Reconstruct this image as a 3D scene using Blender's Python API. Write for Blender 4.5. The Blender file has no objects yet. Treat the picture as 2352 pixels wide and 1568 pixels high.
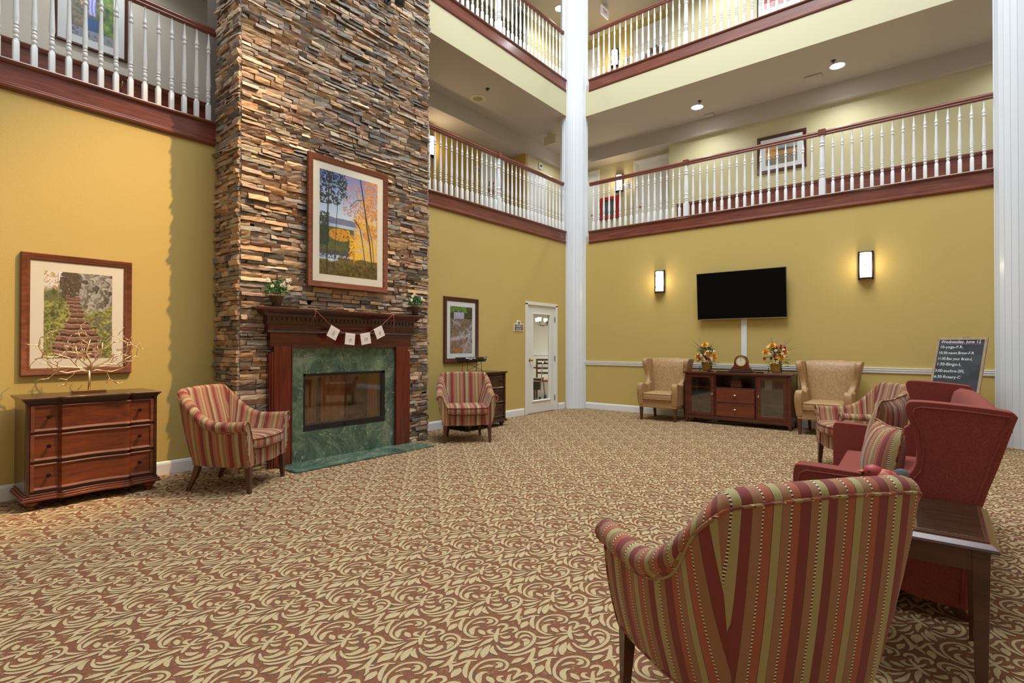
import bpy, bmesh, math, random
import numpy as np
from mathutils import Vector, Matrix
random.seed(7); rng = np.random.default_rng(7)
SC = bpy.context.scene
COL = SC.collection
PI = math.pi

# ------------------------------------------------------------------ camera, world, sun-like light, exposure
YAW, PITCH, ROLL, FPX = math.radians(39.06), math.radians(.48), math.radians(.105), 1206.9
cd = bpy.data.cameras.new('camera'); cam = bpy.data.objects.new('camera', cd); COL.objects.link(cam)
_F = Vector((-math.sin(YAW)*math.cos(PITCH), math.cos(YAW)*math.cos(PITCH), math.sin(PITCH)))
_R = Vector((math.cos(YAW), math.sin(YAW), 0)); _U = _R.cross(_F)
_R2 = _R*math.cos(ROLL) + _U*math.sin(ROLL); _U2 = _U*math.cos(ROLL) - _R*math.sin(ROLL)
cam.matrix_world = Matrix(((_R2.x, _U2.x, -_F.x, 0), (_R2.y, _U2.y, -_F.y, 0), (_R2.z, _U2.z, -_F.z, 1.3), (0, 0, 0, 1)))
cd.sensor_width = 36; cd.lens = 36*FPX/2352; cd.clip_start = .02; cd.clip_end = 200
SC.camera = cam
W = bpy.data.worlds.new('world'); SC.world = W; W.use_nodes = True
W.node_tree.nodes['Background'].inputs[0].default_value = (.90, .965, 1.0, 1)
W.node_tree.nodes['Background'].inputs[1].default_value = .35
SC.view_settings.view_transform = 'Standard'; SC.view_settings.look = 'None'
SC.view_settings.exposure = 0.38; SC.view_settings.gamma = 1; SC.view_settings.use_curve_mapping = False
SC.cycles.use_denoising = True
SC.cycles.max_bounces = 8; SC.cycles.transparent_max_bounces = 12
SC.cycles.sample_clamp_indirect = 8

def lamp(name, kind, loc, energy, color=(1, 1, 1), target=None, **kw):
    d = bpy.data.lights.new(name, kind); d.energy = energy; d.color = color
    for k, v in kw.items(): setattr(d, k, v)
    o = bpy.data.objects.new(name, d); COL.objects.link(o); o.location = loc
    if target is not None:
        o.rotation_euler = (Vector(target)-Vector(loc)).to_track_quat('-Z', 'Y').to_euler()
    return o
# skylight over the atrium
lamp('skylight', 'AREA', (-2.4, 4.6, 11.5), 1080, (.88, .95, 1.0), target=(-2.2, 4.5, 0), shape='RECTANGLE', size=5.5, size_y=7)
# added fill lamp without a real source, behind and right of the camera
lamp('added_rear_fill', 'AREA', (4.5, -3.5, 6.5), 15, (.92, .96, 1.0), target=(-4, 5, 3.0), shape='RECTANGLE', size=6, size_y=5)

# ------------------------------------------------------------------ helpers
def srgb(r, g, b):
    return tuple((c/255/12.92 if c/255 <= .04045 else ((c/255+.055)/1.055)**2.4) for c in (r, g, b)) + (1,)

class MB:
    def __init__(s): s.v = []; s.f = []; s.m = []; s.mi = 0
    def add(s, vs, fs):
        n = len(s.v); s.v += [tuple(v) for v in vs]
        s.f += [tuple(n+i for i in f) for f in fs]; s.m += [s.mi]*len(fs); return s
    def box(s, x0, x1, y0, y1, z0, z1):
        if x0 > x1: x0, x1 = x1, x0
        if y0 > y1: y0, y1 = y1, y0
        if z0 > z1: z0, z1 = z1, z0
        return s.add([(x0,y0,z0),(x1,y0,z0),(x1,y1,z0),(x0,y1,z0),(x0,y0,z1),(x1,y0,z1),(x1,y1,z1),(x0,y1,z1)],
                     [(0,3,2,1),(4,5,6,7),(0,1,5,4),(1,2,6,5),(2,3,7,6),(3,0,4,7)])
    def prism(s, poly, a0, a1, axis='z'):
        n = len(poly)
        ar = sum(poly[i][0]*poly[(i+1) % n][1]-poly[(i+1) % n][0]*poly[i][1] for i in range(n))
        if ar < 0: poly = poly[::-1]
        def P(p, a): return {'z': (p[0], p[1], a), 'y': (p[0], a, p[1]), 'x': (a, p[0], p[1])}[axis]
        vs = [P(p, a0) for p in poly]+[P(p, a1) for p in poly]
        fl = (axis == 'y') != (a1 < a0)
        fs = [tuple(range(n))[::-1], tuple(range(n, 2*n))]+[(i, (i+1) % n, n+(i+1) % n, n+i) for i in range(n)]
        if fl: fs = [f[::-1] for f in fs]
        return s.add(vs, fs)
    def lathe(s, prof, n=16, c=(0, 0, 0), cap=True):
        vs = []; fs = []
        for r, z in prof:
            for k in range(n):
                a = 2*PI*k/n; vs.append((c[0]+r*math.cos(a), c[1]+r*math.sin(a), c[2]+z))
        for i in range(len(prof)-1):
            for k in range(n):
                k2 = (k+1) % n; fs.append((i*n+k, i*n+k2, (i+1)*n+k2, (i+1)*n+k))
        if cap:
            fs.append(tuple(range(n))[::-1]); fs.append(tuple((len(prof)-1)*n+k for k in range(n)))
        return s.add(vs, fs)
    def tube(s, pts, r, n=6, cap=True):
        pts = [Vector(p) for p in pts]; m = len(pts)
        rs = r if isinstance(r, (list, tuple)) else [r]*m
        vs = []; fs = []; up = None
        for i, p in enumerate(pts):
            t = (pts[min(i+1, m-1)]-pts[max(i-1, 0)]).normalized()
            if up is None:
                up = Vector((0, 0, 1)) if abs(t.z) < .9 else Vector((1, 0, 0))
            a = t.cross(up)
            if a.length < 1e-4: a = t.orthogonal()
            a.normalize(); up = a.cross(t)
            for k in range(n):
                th = 2*PI*k/n; vs.append(p+(a*math.cos(th)+up*math.sin(th))*rs[i])
        for i in range(m-1):
            for k in range(n):
                k2 = (k+1) % n; fs.append((i*n+k, (i+1)*n+k, (i+1)*n+k2, i*n+k2))
        if cap: fs.append(tuple(range(n))); fs.append(tuple((m-1)*n+k for k in range(n))[::-1])
        return s.add(vs, fs)
    def ball(s, c, r, n=10, m=6, sc=(1, 1, 1)):
        prof = [(max(1e-4, r*math.sin(PI*i/m)), -r*math.cos(PI*i/m)) for i in range(m+1)]
        t = MB().lathe(prof, n); return s.add([(c[0]+v[0]*sc[0], c[1]+v[1]*sc[1], c[2]+v[2]*sc[2]) for v in t.v], t.f)
    def xf(s, M, start=0):
        for i in range(start, len(s.v)): s.v[i] = tuple(M @ Vector(s.v[i]))
        return s
    def build(s, name, mat, parent=None, bevel=0, smooth=None, seg=2, sub=0, loc=None, rot=None):
        me = bpy.data.meshes.new(name); me.from_pydata(s.v, [], s.f); me.update()
        for q in (mat if isinstance(mat, (list, tuple)) else [mat]): me.materials.append(q)
        if any(s.m): me.polygons.foreach_set('material_index', s.m)
        o = bpy.data.objects.new(name, me); COL.objects.link(o)
        if parent: o.parent = parent
        if loc: o.location = loc
        if rot is not None: o.rotation_euler = rot if isinstance(rot, tuple) else (0, 0, rot)
        if smooth is not None:
            me.polygons.foreach_set('use_smooth', [True]*len(me.polygons))
            if smooth < 180:
                try: me.set_sharp_from_angle(angle=math.radians(smooth))
                except Exception: pass
        if bevel:
            b = o.modifiers.new('b', 'BEVEL'); b.width = bevel; b.segments = seg; b.limit_method = 'ANGLE'; b.angle_limit = math.radians(40)
            if seg > 1:
                me.polygons.foreach_set('use_smooth', [True]*len(me.polygons)); b.harden_normals = True
        if sub:
            m = o.modifiers.new('s', 'SUBSURF'); m.levels = sub; m.render_levels = sub
        return o
def tag(o, label=None, cat=None, group=None, kind=None):
    if label: o['label'] = label
    if cat: o['category'] = cat
    if group: o['group'] = group
    if kind: o['kind'] = kind
    return o
def empty(name, loc, rz=0, label=None, cat=None, group=None, kind=None):
    o = bpy.data.objects.new(name, None); COL.objects.link(o); o.location = loc; o.rotation_euler = (0, 0, rz); o.empty_display_size = .1
    return tag(o, label, cat, group, kind)
def copy_tree(o, parent=None):
    c = o.copy(); COL.objects.link(c)
    if parent: c.parent = parent
    for ch in [x for x in bpy.data.objects if x.parent == o]: copy_tree(ch, c)
    return c
def dup(root, loc, rz, label, group=None):
    c = copy_tree(root); c.location = loc; c.rotation_euler = (0, 0, rz); c['label'] = label
    if group: c['group'] = group
    return c
def structure(name, mb, mat, label=None, **k):
    o = mb.build(name, mat, **k); o['kind'] = 'structure'
    if label: o['label'] = label; 
    return o
def text(name, s, size, parent, loc, rot, mat, ext=.0008, align='LEFT', shear=0, sx=1):
    c = bpy.data.curves.new(name, 'FONT'); c.body = s; c.size = size; c.extrude = ext; c.align_x = align; c.shear = shear; c.resolution_u = 3
    t = bpy.data.objects.new(name, c); COL.objects.link(t)
    me = bpy.data.meshes.new_from_object(t.evaluated_get(bpy.context.evaluated_depsgraph_get())); bpy.data.objects.remove(t); me.name = name; me.materials.clear()
    o = bpy.data.objects.new(name, me); COL.objects.link(o); o.parent = parent; o.location = loc; o.rotation_euler = rot; o.scale = (sx, 1, 1)
    me.materials.append(mat); return o

# ------------------------------------------------------------------ materials
class NT:
    def __init__(s, name):
        s.m = bpy.data.materials.new(name); s.m.use_nodes = True; s.t = s.m.node_tree; s.b = s.t.nodes['Principled BSDF']
    def n(s, typ, **kw):
        x = s.t.nodes.new('ShaderNode'+typ)
        for k, v in kw.items():
            if isinstance(k, str) and hasattr(x, k): setattr(x, k, v)
        return x
    def l(s, a, b): s.t.links.new(a, b)
    def coords(s, kind='Object', scale=(1, 1, 1), rot=(0, 0, 0)):
        c = s.n('TexCoord'); m = s.n('Mapping'); m.inputs['Scale'].default_value = scale; m.inputs['Rotation'].default_value = rot
        s.l(c.outputs[kind], m.inputs[0]); return m.outputs[0]
    def noise(s, vec, scale, detail=3, rough=.5, dist=0):
        x = s.n('TexNoise'); x.inputs['Scale'].default_value = scale; x.inputs['Detail'].default_value = detail
        x.inputs['Roughness'].default_value = rough; x.inputs['Distortion'].default_value = dist
        if vec is not None: s.l(vec, x.inputs['Vector'])
        return x.outputs[0]
    def ramp(s, fac, stops, interp='LINEAR'):
        r = s.n('ValToRGB'); r.color_ramp.interpolation = interp; e = r.color_ramp.elements
        e[0].position = stops[0][0]; e[0].color = stops[0][1]; e[1].position = stops[-1][0]; e[1].color = stops[-1][1]
        for p, c in stops[1:-1]: k = e.new(p); k.color = c
        s.l(fac, r.inputs[0]); return r.outputs[0]
    def math(s, op, a, b=None, c=None):
        x = s.n('Math'); x.operation = op
        for i, q in enumerate((a, b, c)):
            if q is None: continue
            if isinstance(q, (int, float)): x.inputs[i].default_value = q
            else: s.l(q, x.inputs[i])
        return x.outputs[0]
    def mix(s, f, a, b, mode='MIX'):
        x = s.n('MixRGB'); x.blend_type = mode
        for i, q in enumerate((f, a, b)):
            if isinstance(q, (int, float)): x.inputs[i].default_value = q
            elif isinstance(q, tuple): x.inputs[i].default_value = q
            else: s.l(q, x.inputs[i])
        return x.outputs[0]
    def bump(s, h, strength=.3, dist=.002):
        b = s.n('Bump'); b.inputs['Strength'].default_value = strength; b.inputs['Distance'].default_value = dist
        s.l(h, b.inputs['Height']); s.l(b.outputs[0], s.b.inputs['Normal'])
    def set(s, **k):
        for a, v in k.items(): s.b.inputs[a.replace('_', ' ')].default_value = v
        return s
    def base(s, c):
        if isinstance(c, tuple): s.b.inputs['Base Color'].default_value = c
        else: s.l(c, s.b.inputs['Base Color'])

def paint(name, col, rough=.5, bump=.0, bscale=60, var=.04, spec=.5):
    t = NT(name); v = t.coords()
    nz = t.noise(v, 1.3, 3)
    t.base(t.mix(t.math('MULTIPLY', nz, var*2), col, tuple(c*.8 for c in col[:3])+(1,)))
    t.set(Roughness=rough); t.b.inputs['Specular IOR Level'].default_value = spec
    if bump: t.bump(t.noise(v, bscale, 2), bump, .004)
    return t.m
def wood(name, dark, light, rough=.3, axis='x', scale=1.0, coat=.25):
    t = NT(name)
    sc = {'x': (1.2, 14, 14), 'y': (14, 1.2, 14), 'z': (14, 14, 1.2)}[axis]
    v = t.coords('Object', tuple(q*scale for q in sc))
    n1 = t.noise(v, 1.6, 5, .6, 1.2); n2 = t.noise(v, 9, 2)
    c = t.ramp(n1, [(.3, dark), (.7, light)])
    c = t.mix(t.math('MULTIPLY', n2, .35), c, tuple(x*.55 for x in dark[:3])+(1,))
    t.base(c); t.set(Roughness=rough); t.b.inputs['Coat Weight'].default_value = coat; t.b.inputs['Coat Roughness'].default_value = .15
    return t.m
def metal(name, col, rough=.35):
    t = NT(name); v = t.coords(); nz = t.noise(v, 40, 2)
    t.base(t.mix(t.math('MULTIPLY', nz, .3), col, tuple(c*.6 for c in col[:3])+(1,)))
    t.set(Metallic=1.0, Roughness=rough); return t.m
def emit(name, col, strength):
    t = NT(name); t.base(col); t.b.inputs['Emission Color'].default_value = col; t.b.inputs['Emission Strength'].default_value = strength; t.set(Roughness=.6); return t.m
def clearglass(name, tint=(1, 1, 1, 1), gloss=.06, rough=.02):
    t = NT(name); t.t.nodes.remove(t.b)
    tr = t.n('BsdfTransparent'); tr.inputs[0].default_value = tint
    gl = t.n('BsdfGlossy'); gl.inputs['Roughness'].default_value = rough
    fr = t.n('Fresnel'); fr.inputs[0].default_value = 1.45
    ge = t.n('NewGeometry'); front = t.math('SUBTRACT', 1.0, ge.outputs['Backfacing'])
    mx = t.n('MixShader'); t.l(t.math('MULTIPLY', t.math('ADD', fr.outputs[0], gloss-.04), front), mx.inputs[0]); t.l(tr.outputs[0], mx.inputs[1]); t.l(gl.outputs[0], mx.inputs[2])
    t.l(mx.outputs[0], t.t.nodes['Material Output'].inputs[0]); return t.m
def vcol(name, rough=.5, coat=0.0, bump=0):
    t = NT(name); a = t.n('VertexColor'); a.layer_name = 'Col'; t.base(a.outputs[0]); t.set(Roughness=rough)
    if bump:
        v = t.coords('Object', (1, 1, 2.2)); n = t.noise(v, 17, 5, .65, .6)
        k = t.ramp(n, [(.3, (.55, .52, .52, 1)), (.45, (.95, .95, .95, 1)), (.58, (1.12, 1.0, .84, 1)), (.7, (1.3, 1.25, 1.15, 1))])
        t.base(t.mix(.85, a.outputs[0], k, 'MULTIPLY'))
    t.b.inputs['Coat Weight'].default_value = coat
    if bump: t.bump(t.noise(t.coords(), 45, 4, .6), bump, .006)
    return t.m

M = {}
M['yellow'] = paint('yellow_wall_paint', srgb(196, 171, 102), .55, .25, 70, .03, .3)
M['cream'] = paint('cream_wall_paint', srgb(200, 192, 156), .6, .1, 70)
M['hall'] = paint('hall_wall_paint', srgb(200, 190, 148), .55, .2, 70)
M['greige'] = paint('greige_wall_paint', srgb(206, 198, 184), .55, .2, 70)
M['mustard'] = paint('mustard_wall_paint', srgb(176, 144, 70), .55, .2, 70)
M['mustard2'] = paint('straw_wall_paint', srgb(196, 176, 104), .55, .2, 70)
M['olive'] = paint('olive_wall_paint', srgb(118, 112, 66), .55, .2, 70)
M['ceil'] = paint('ceiling_paint', srgb(186, 176, 162), .85, .2, 40)
M['white'] = paint('white_trim_paint', srgb(228, 229, 228), .28, 0, 60, .02)
M['whitecol'] = paint('white_column_paint', srgb(222, 226, 231), .2, 0, 60, .02)
M['offwhite'] = paint('off_white_door_paint', srgb(226, 225, 218), .35, 0, 60, .02)
M['mah_x'] = wood('mahogany_board_x', srgb(98, 46, 34), srgb(142, 80, 60), .28, 'x')
M['mah_y'] = wood('mahogany_board_y', srgb(98, 46, 34), srgb(142, 80, 60), .28, 'y')
M['mantel'] = wood('mantel_wood', srgb(78, 24, 16), srgb(124, 46, 30), .25, 'z', .8, .4)
M['mantel_x'] = wood('mantel_wood_horizontal', srgb(50, 16, 12), srgb(92, 34, 22), .25, 'x', .8, .4)
M['dresser'] = wood('chest_wood', srgb(74, 30, 14), srgb(140, 66, 30), .36, 'x', .6, .25)
M['dresser_dark'] = wood('chest_dark_wood', srgb(48, 26, 18), srgb(84, 46, 28), .3, 'x', .6, .35)
M['console'] = wood('console_wood', srgb(66, 26, 18), srgb(112, 48, 32), .3, 'x', .7, .3)
M['table'] = wood('end_table_wood', srgb(62, 32, 22), srgb(98, 54, 38), .3, 'x', .8, .3)
M['leg'] = wood('walnut_leg_wood', srgb(72, 38, 24), srgb(108, 62, 42), .35, 'z', 1, .2)
M['frame'] = wood('picture_frame_wood', srgb(98, 50, 32), srgb(146, 84, 54), .35, 'x', 1, .2)
M['frame_dark'] = wood('dark_picture_frame_wood', srgb(66, 30, 26), srgb(98, 50, 42), .35, 'x', 1, .2)
M['mat'] = paint('picture_mount_card', srgb(226, 219, 205), .8)
M['mat2'] = paint('picture_mount_card_cool', srgb(222, 226, 224), .8)
M['bronze'] = metal('dark_bronze', srgb(60, 52, 46), .45)
M['black'] = paint('black_metal_paint', srgb(22, 20, 20), .4)
M['plastic'] = paint('black_plastic', srgb(18, 18, 20), .35)
M['brass'] = metal('brass', srgb(214, 170, 90), .25)
M['nickel'] = metal('brushed_nickel', srgb(205, 203, 198), .3)
M['hinge'] = metal('hinge_steel', srgb(120, 112, 96), .4)
M['gold'] = metal('champagne_metal', srgb(232, 200, 160), .45)
M['glass'] = clearglass('clear_glass')
M['picglass'] = clearglass('picture_glass', gloss=.045, rough=.03)
M['lampshade'] = emit('lit_frosted_glass', (1, .94, .84, 1), 2.4)
M['can'] = emit('lit_downlight_lens', (.92, .96, 1, 1), 22)
M['exit_white'] = emit('lit_exit_panel', (.8, .8, .9, 1), .15)
M['red'] = paint('red_enamel', srgb(170, 22, 30), .3)
M['redtext'] = paint('red_letters', srgb(220, 40, 40), .5)
M['foam'] = paint('grey_glass_front', srgb(90, 92, 96), .1)
def carpet(name, cols, bs):
    t = NT(name); v = t.coords('Object'); n1 = t.noise(v, 14, 2, .5, .5); n2 = t.noise(v, 260, 2, .7)
    n3 = t.noise(v, 55, 2, .6)
    c = t.ramp(t.math('ADD', t.math('MULTIPLY', n1, .35), t.math('MULTIPLY', n3, .65)), cols)
    c = t.mix(.55, c, t.ramp(n2, [(.3, (.55, .55, .55, 1)), (.7, (1.3, 1.3, 1.3, 1))]), 'MULTIPLY')
    t.base(c); t.set(Roughness=.95); t.b.inputs['Specular IOR Level'].default_value = .1
    t.bump(n2, bs, .003); return t.m
M['carpet'] = carpet('carpet_brown_pile', [(.36, srgb(92, 90, 72)), (.43, srgb(120, 82, 64)), (.49, srgb(146, 94, 58)), (.54, srgb(118, 74, 70)), (.62, srgb(150, 116, 68))], .6)
M['carpet_c'] = carpet('carpet_cream_pile', [(.3, srgb(186, 163, 124)), (.5, srgb(196, 173, 132)), (.7, srgb(184, 160, 119))], .6)

def stripe_mat(name, sat=1.0):
    t = NT(name); uv = t.n('UVMap'); sp = t.n('SeparateXYZ'); t.l(uv.outputs[0], sp.inputs[0]); u, v = sp.outputs[0], sp.outputs[1]
    fr = t.math('FRACT', t.math('DIVIDE', t.math('ADD', u, 20), .27))
    ma, br, ru, ol, ln = srgb(128, 58, 54), srgb(154, 110, 80), srgb(164, 90, 64), srgb(166, 152, 104), srgb(84, 60, 44)
    seq = [(ma, 24), (ln, 1.5), (br, 24), ('s', 5), (ru, 22), (ln, 1.5), (ol, 22), (ln, 1.5), (br, 22), ('s', 5), (ru, 20), (ln, 1.5), (ma, 26), (ln, 1.5), (br, 22), ('s', 5), (ol, 20), (ln, 1.5)]
    tot = sum(w for _, w in seq); p = 0; A = []; B = []
    for c, w in seq:
        A.append((p/tot, srgb(226, 206, 170) if c == 's' else c)); B.append((p/tot, (1, 1, 1, 1) if c == 's' else (0, 0, 0, 1))); p += w
    r1 = t.ramp(fr, A, 'CONSTANT')
    r2 = t.ramp(fr, B, 'CONSTANT')
    dash = t.math('GREATER_THAN', t.math('FRACT', t.math('DIVIDE', t.math('ADD', v, 20), .011)), .5)
    c = t.mix(t.math('MULTIPLY', r2, dash), r1, srgb(70, 40, 30))
    nz = t.noise(t.coords('Object'), 420, 1)
    c = t.mix(.35, c, t.ramp(nz, [(.3, (.75, .75, .75, 1)), (.7, (1.15, 1.15, 1.15, 1))]), 'MULTIPLY')
    t.base(c); t.set(Roughness=.8); t.b.inputs['Sheen Weight'].default_value = .15
    t.b.inputs['Specular IOR Level'].default_value = .25
    t.bump(nz, .25, .001); return t.m
M['stripe'] = stripe_mat('striped_upholstery')
def redfab():
    t = NT('red_herringbone_upholstery'); v = t.coords('Object')
    sp = t.n('SeparateXYZ'); t.l(v, sp.inputs[0])
    a = t.math('ADD', sp.outputs[0], sp.outputs[1])
    zig = t.math('ABSOLUTE', t.math('SUBTRACT', t.math('FRACT', t.math('MULTIPLY', a, 22)), .5))
    h = t.math('SINE', t.math('MULTIPLY', t.math('ADD', t.math('MULTIPLY', sp.outputs[2], 1.0), t.math('MULTIPLY', zig, .045)), 1250))
    nz = t.noise(v, 380, 2)
    c = t.ramp(t.math('ADD', t.math('MULTIPLY', h, .12), nz), [(.3, srgb(110, 50, 44)), (.7, srgb(156, 80, 70))])
    t.base(c); t.set(Roughness=.85); t.b.inputs['Sheen Weight'].default_value = .05; t.b.inputs['Specular IOR Level'].default_value = .12
    t.bump(nz, .3, .001); return t.m
M['redfab'] = redfab()
def tanfab(name, pat):
    t = NT(name); v = t.coords('Object')
    c = t.ramp(t.noise(v, 30, 4, .65), [(.3, srgb(158, 122, 80)), (.7, srgb(184, 146, 102))])
    if pat:
        vo = t.n('TexVoronoi'); vo.inputs['Scale'].default_value = 11; t.l(v, vo.inputs['Vector'])
        k = t.math('LESS_THAN', t.math('ABSOLUTE', t.math('SUBTRACT', vo.outputs[0], .42)), .045)
        c = t.mix(t.math('MULTIPLY', k, .5), c, srgb(150, 106, 66))
        k2 = t.math('LESS_THAN', vo.outputs[0], .3)
        c = t.mix(t.math('MULTIPLY', k2, .45), c, srgb(166, 142, 96))
    t.base(c); t.set(Roughness=.5); t.bump(t.noise(v, 200, 2), .2, .001); return t.m
M['tan'] = tanfab('tan_upholstery', False); M['tanpat'] = tanfab('tan_patterned_upholstery', True)
def marble():
    t = NT('green_marble'); v = t.coords('Object')
    n = t.noise(v, 2.6, 9, .72, 1.2)
    c = t.ramp(n, [(.32, srgb(44, 64, 58)), (.47, srgb(70, 92, 80)), (.56, srgb(92, 112, 96)), (.66, srgb(122, 132, 110))])
    n2 = t.noise(v, 1.5, 5, .55, 2.4)
    vein = t.math('LESS_THAN', t.math('ABSOLUTE', t.math('SUBTRACT', n2, .5)), .003)
    n3 = t.noise(v, 3.4, 4, .6, 1.5)
    vein2 = t.math('LESS_THAN', t.math('ABSOLUTE', t.math('SUBTRACT', n3, .44)), .003)
    c = t.mix(t.math('MULTIPLY', vein, .55), c, srgb(200, 205, 170)); c = t.mix(t.math('MULTIPLY', vein2, .35), c, srgb(176, 186, 150))
    t.base(c); t.set(Roughness=.12); return t.m
M['marble'] = marble()
def leafmat(name, a, b):
    t = NT(name); t.base(t.ramp(t.noise(t.coords(), 60, 2), [(.35, a), (.65, b)])); t.set(Roughness=.5); return t.m
M['leaf'] = leafmat('green_leaf', srgb(34, 84, 42), srgb(84, 142, 72))
M['leaf2'] = leafmat('dark_green_leaf', srgb(34, 54, 36), srgb(78, 96, 62))
M['petal'] = leafmat('pale_petal', srgb(240, 214, 190), srgb(250, 236, 220))
M['petal_y'] = leafmat('golden_petal', srgb(208, 138, 30), srgb(240, 186, 74))
M['petal_r'] = leafmat('red_petal', srgb(150, 26, 26), srgb(196, 52, 40))
M['straw'] = leafmat('dry_grass_blade', srgb(84, 72, 48), srgb(120, 104, 70))
M['pot'] = leafmat('weathered_pot', srgb(50, 38, 28), srgb(92, 66, 42))
M['pot_y'] = leafmat('mustard_glaze', srgb(134, 98, 26), srgb(176, 134, 50))
# ------------------------------------------------------------------ the setting
XW, YC = -6.055, 9.525          # face of the fireplace wall and of the television wall
YCH0, YCH1, XCH = 2.365, 4.95, -5.5   # chimney breast
XD0, XD1 = 7.88, 8.89           # dining door opening (y)

# carpet: a floor sheet plus the woven cream scrolls
def Cpx(a, b):                    # a point of the scroll drawing -> metres on the floor
    u = 870+a/8.082; v = 1374+b/8.082
    d = _F*FPX + _R2*(u-1176) + _U2*(784-v); t = -1.3/d.z
    return np.array([t*d.x, t*d.y])
SCROLL = [
 [(450,770,.6),(330,760,1.6),(240,700,1.8),(225,640,1.8),(270,560,1.6),(370,480,1.5),(500,420,1.5),(640,395,1.6),(770,395,1.8),(860,430,1.8),(870,480,1.6),(800,535,1.3),(700,550,.6)],
 [(400,525,.5),(480,500,1.5),(560,482,2.0),(630,485,1.4)],
 [(700,440,1.0),(760,445,2.2),(750,480,2.8),(680,505,1.4)],
 [(520,570,.8),(440,580,2.0),(370,620,3.0),(350,670,3.2),(350,720,1.6)],
 [(500,640,1.6),(525,665,3.4),(560,700,2.6),(575,722,.8)],
 [(760,625,.8),(690,640,2.0),(680,680,2.4),(760,705,1.0)],
 [(530,765,.5),(650,750,1.2),(780,740,2.0)],
 [(800,720,2.2),(830,670,2.0),(860,620,1.5),(900,605,.8)],
 [(800,715,2.2),(900,710,1.6),(1020,680,.8)],
 [(790,720,2.4),(770,800,2.4),(770,855,1.4)],
 [(860,760,.8),(940,780,2.4),(1010,765,2.6),(1025,750,1.4)],
 [(860,560,1.2),(930,530,2.0),(1010,530,2.2),(1035,560,2.0),(980,605,1.3),(910,650,.7)],
 [(900,670,.6),(1000,620,1.4),(1100,590,1.9),(1180,600,2.2),(1190,640,2.0),(1110,680,1.1)],
 [(840,860,.8),(900,880,2.6),(980,885,3.2),(1050,860,1.8)],
 [(860,985,1.2),(960,990,2.2),(1060,960,3.0),(1140,910,3.2),(1170,885,1.8)],
 [(755,930,1.2),(800,1000,1.8),(900,1050,1.9),(1040,1050,1.9),(1200,1010,1.9),(1350,940,2.0),(1460,850,2.0),(1500,760,2.1),(1440,690,2.0),(1340,665,1.8),(1230,685,1.8),(1165,740,1.8),(1165,790,.8)],
 [(1225,785,1.2),(1290,745,2.0),(1370,740,2.0),(1430,775,.7)],
 [(1265,820,1.6),(1325,835,3.8),(1325,870,3.4),(1270,940,.8)],
 [(920,1105,1.0),(1060,1110,1.8),(1220,1080,1.8),(1400,1010,2.0),(1440,980,1.5)],
 [(1440,990,1.6),(1380,1090,2.2),(1310,1190,2.6),(1230,1250,1.7),(1120,1290,.6)],
 [(1310,1200,2.0),(1430,1190,1.1)],
 [(1330,1230,2.2),(1345,1310,1.8),(1310,1380,.6)],
 [(1350,1260,2.0),(1500,1220,1.5),(1650,1165,1.7),(1810,1155,1.0)],
 [(1680,1180,1.8),(1620,1280,2.4),(1600,1380,2.6),(1620,1470,1.3)],
 [(950,1265,1.0),(1040,1220,3.2),(1120,1190,3.0),(1210,1170,.8)],
 [(1350,1470,1.0),(1415,1400,4.0),(1480,1340,3.6),(1500,1310,1.6)],
 [(1490,1140,.8),(1560,1080,4.2),(1640,1040,5.6),(1720,1000,4.2),(1770,970,1.0)],
 [(1540,760,1.0),(1620,780,2.0),(1740,780,1.7),(1870,755,.5)],
 [(1500,890,1.2),(1620,880,2.7),(1760,840,2.2),(1930,770,.6)],
 [(1530,960,1.1),(1650,950,1.5),(1800,890,.5)],
 [(1850,910,.5),(1930,850,1.9),(2040,790,3.0),(2110,750,1.7)],
 [(1800,1110,1.0),(1820,1040,2.0),(1870,960,1.7),(1920,920,.4)],
 [(1930,1095,1.8),(1955,1020,4.2),(1995,950,3.6),(2070,870,.8)],
 [(2190,1050,1.4),(2120,1000,3.0),(2100,950,2.4),(2120,890,.7)],
]
def catmull(P, k):
    P = np.array(P, float); n = len(P); out = []
    Q = np.vstack([2*P[0]-P[1], P, 2*P[-1]-P[-2]])
    for i in range(n-1):
        p0, p1, p2, p3 = Q[i], Q[i+1], Q[i+2], Q[i+3]
        for j in range(k):
            t = j/k; out.append(.5*((2*p1)+(-p0+p2)*t+(2*p0-5*p1+4*p2-p3)*t*t+(-p0+3*p1-3*p2+p3)*t**3))
    out.append(P[-1]); return np.array(out)
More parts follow.
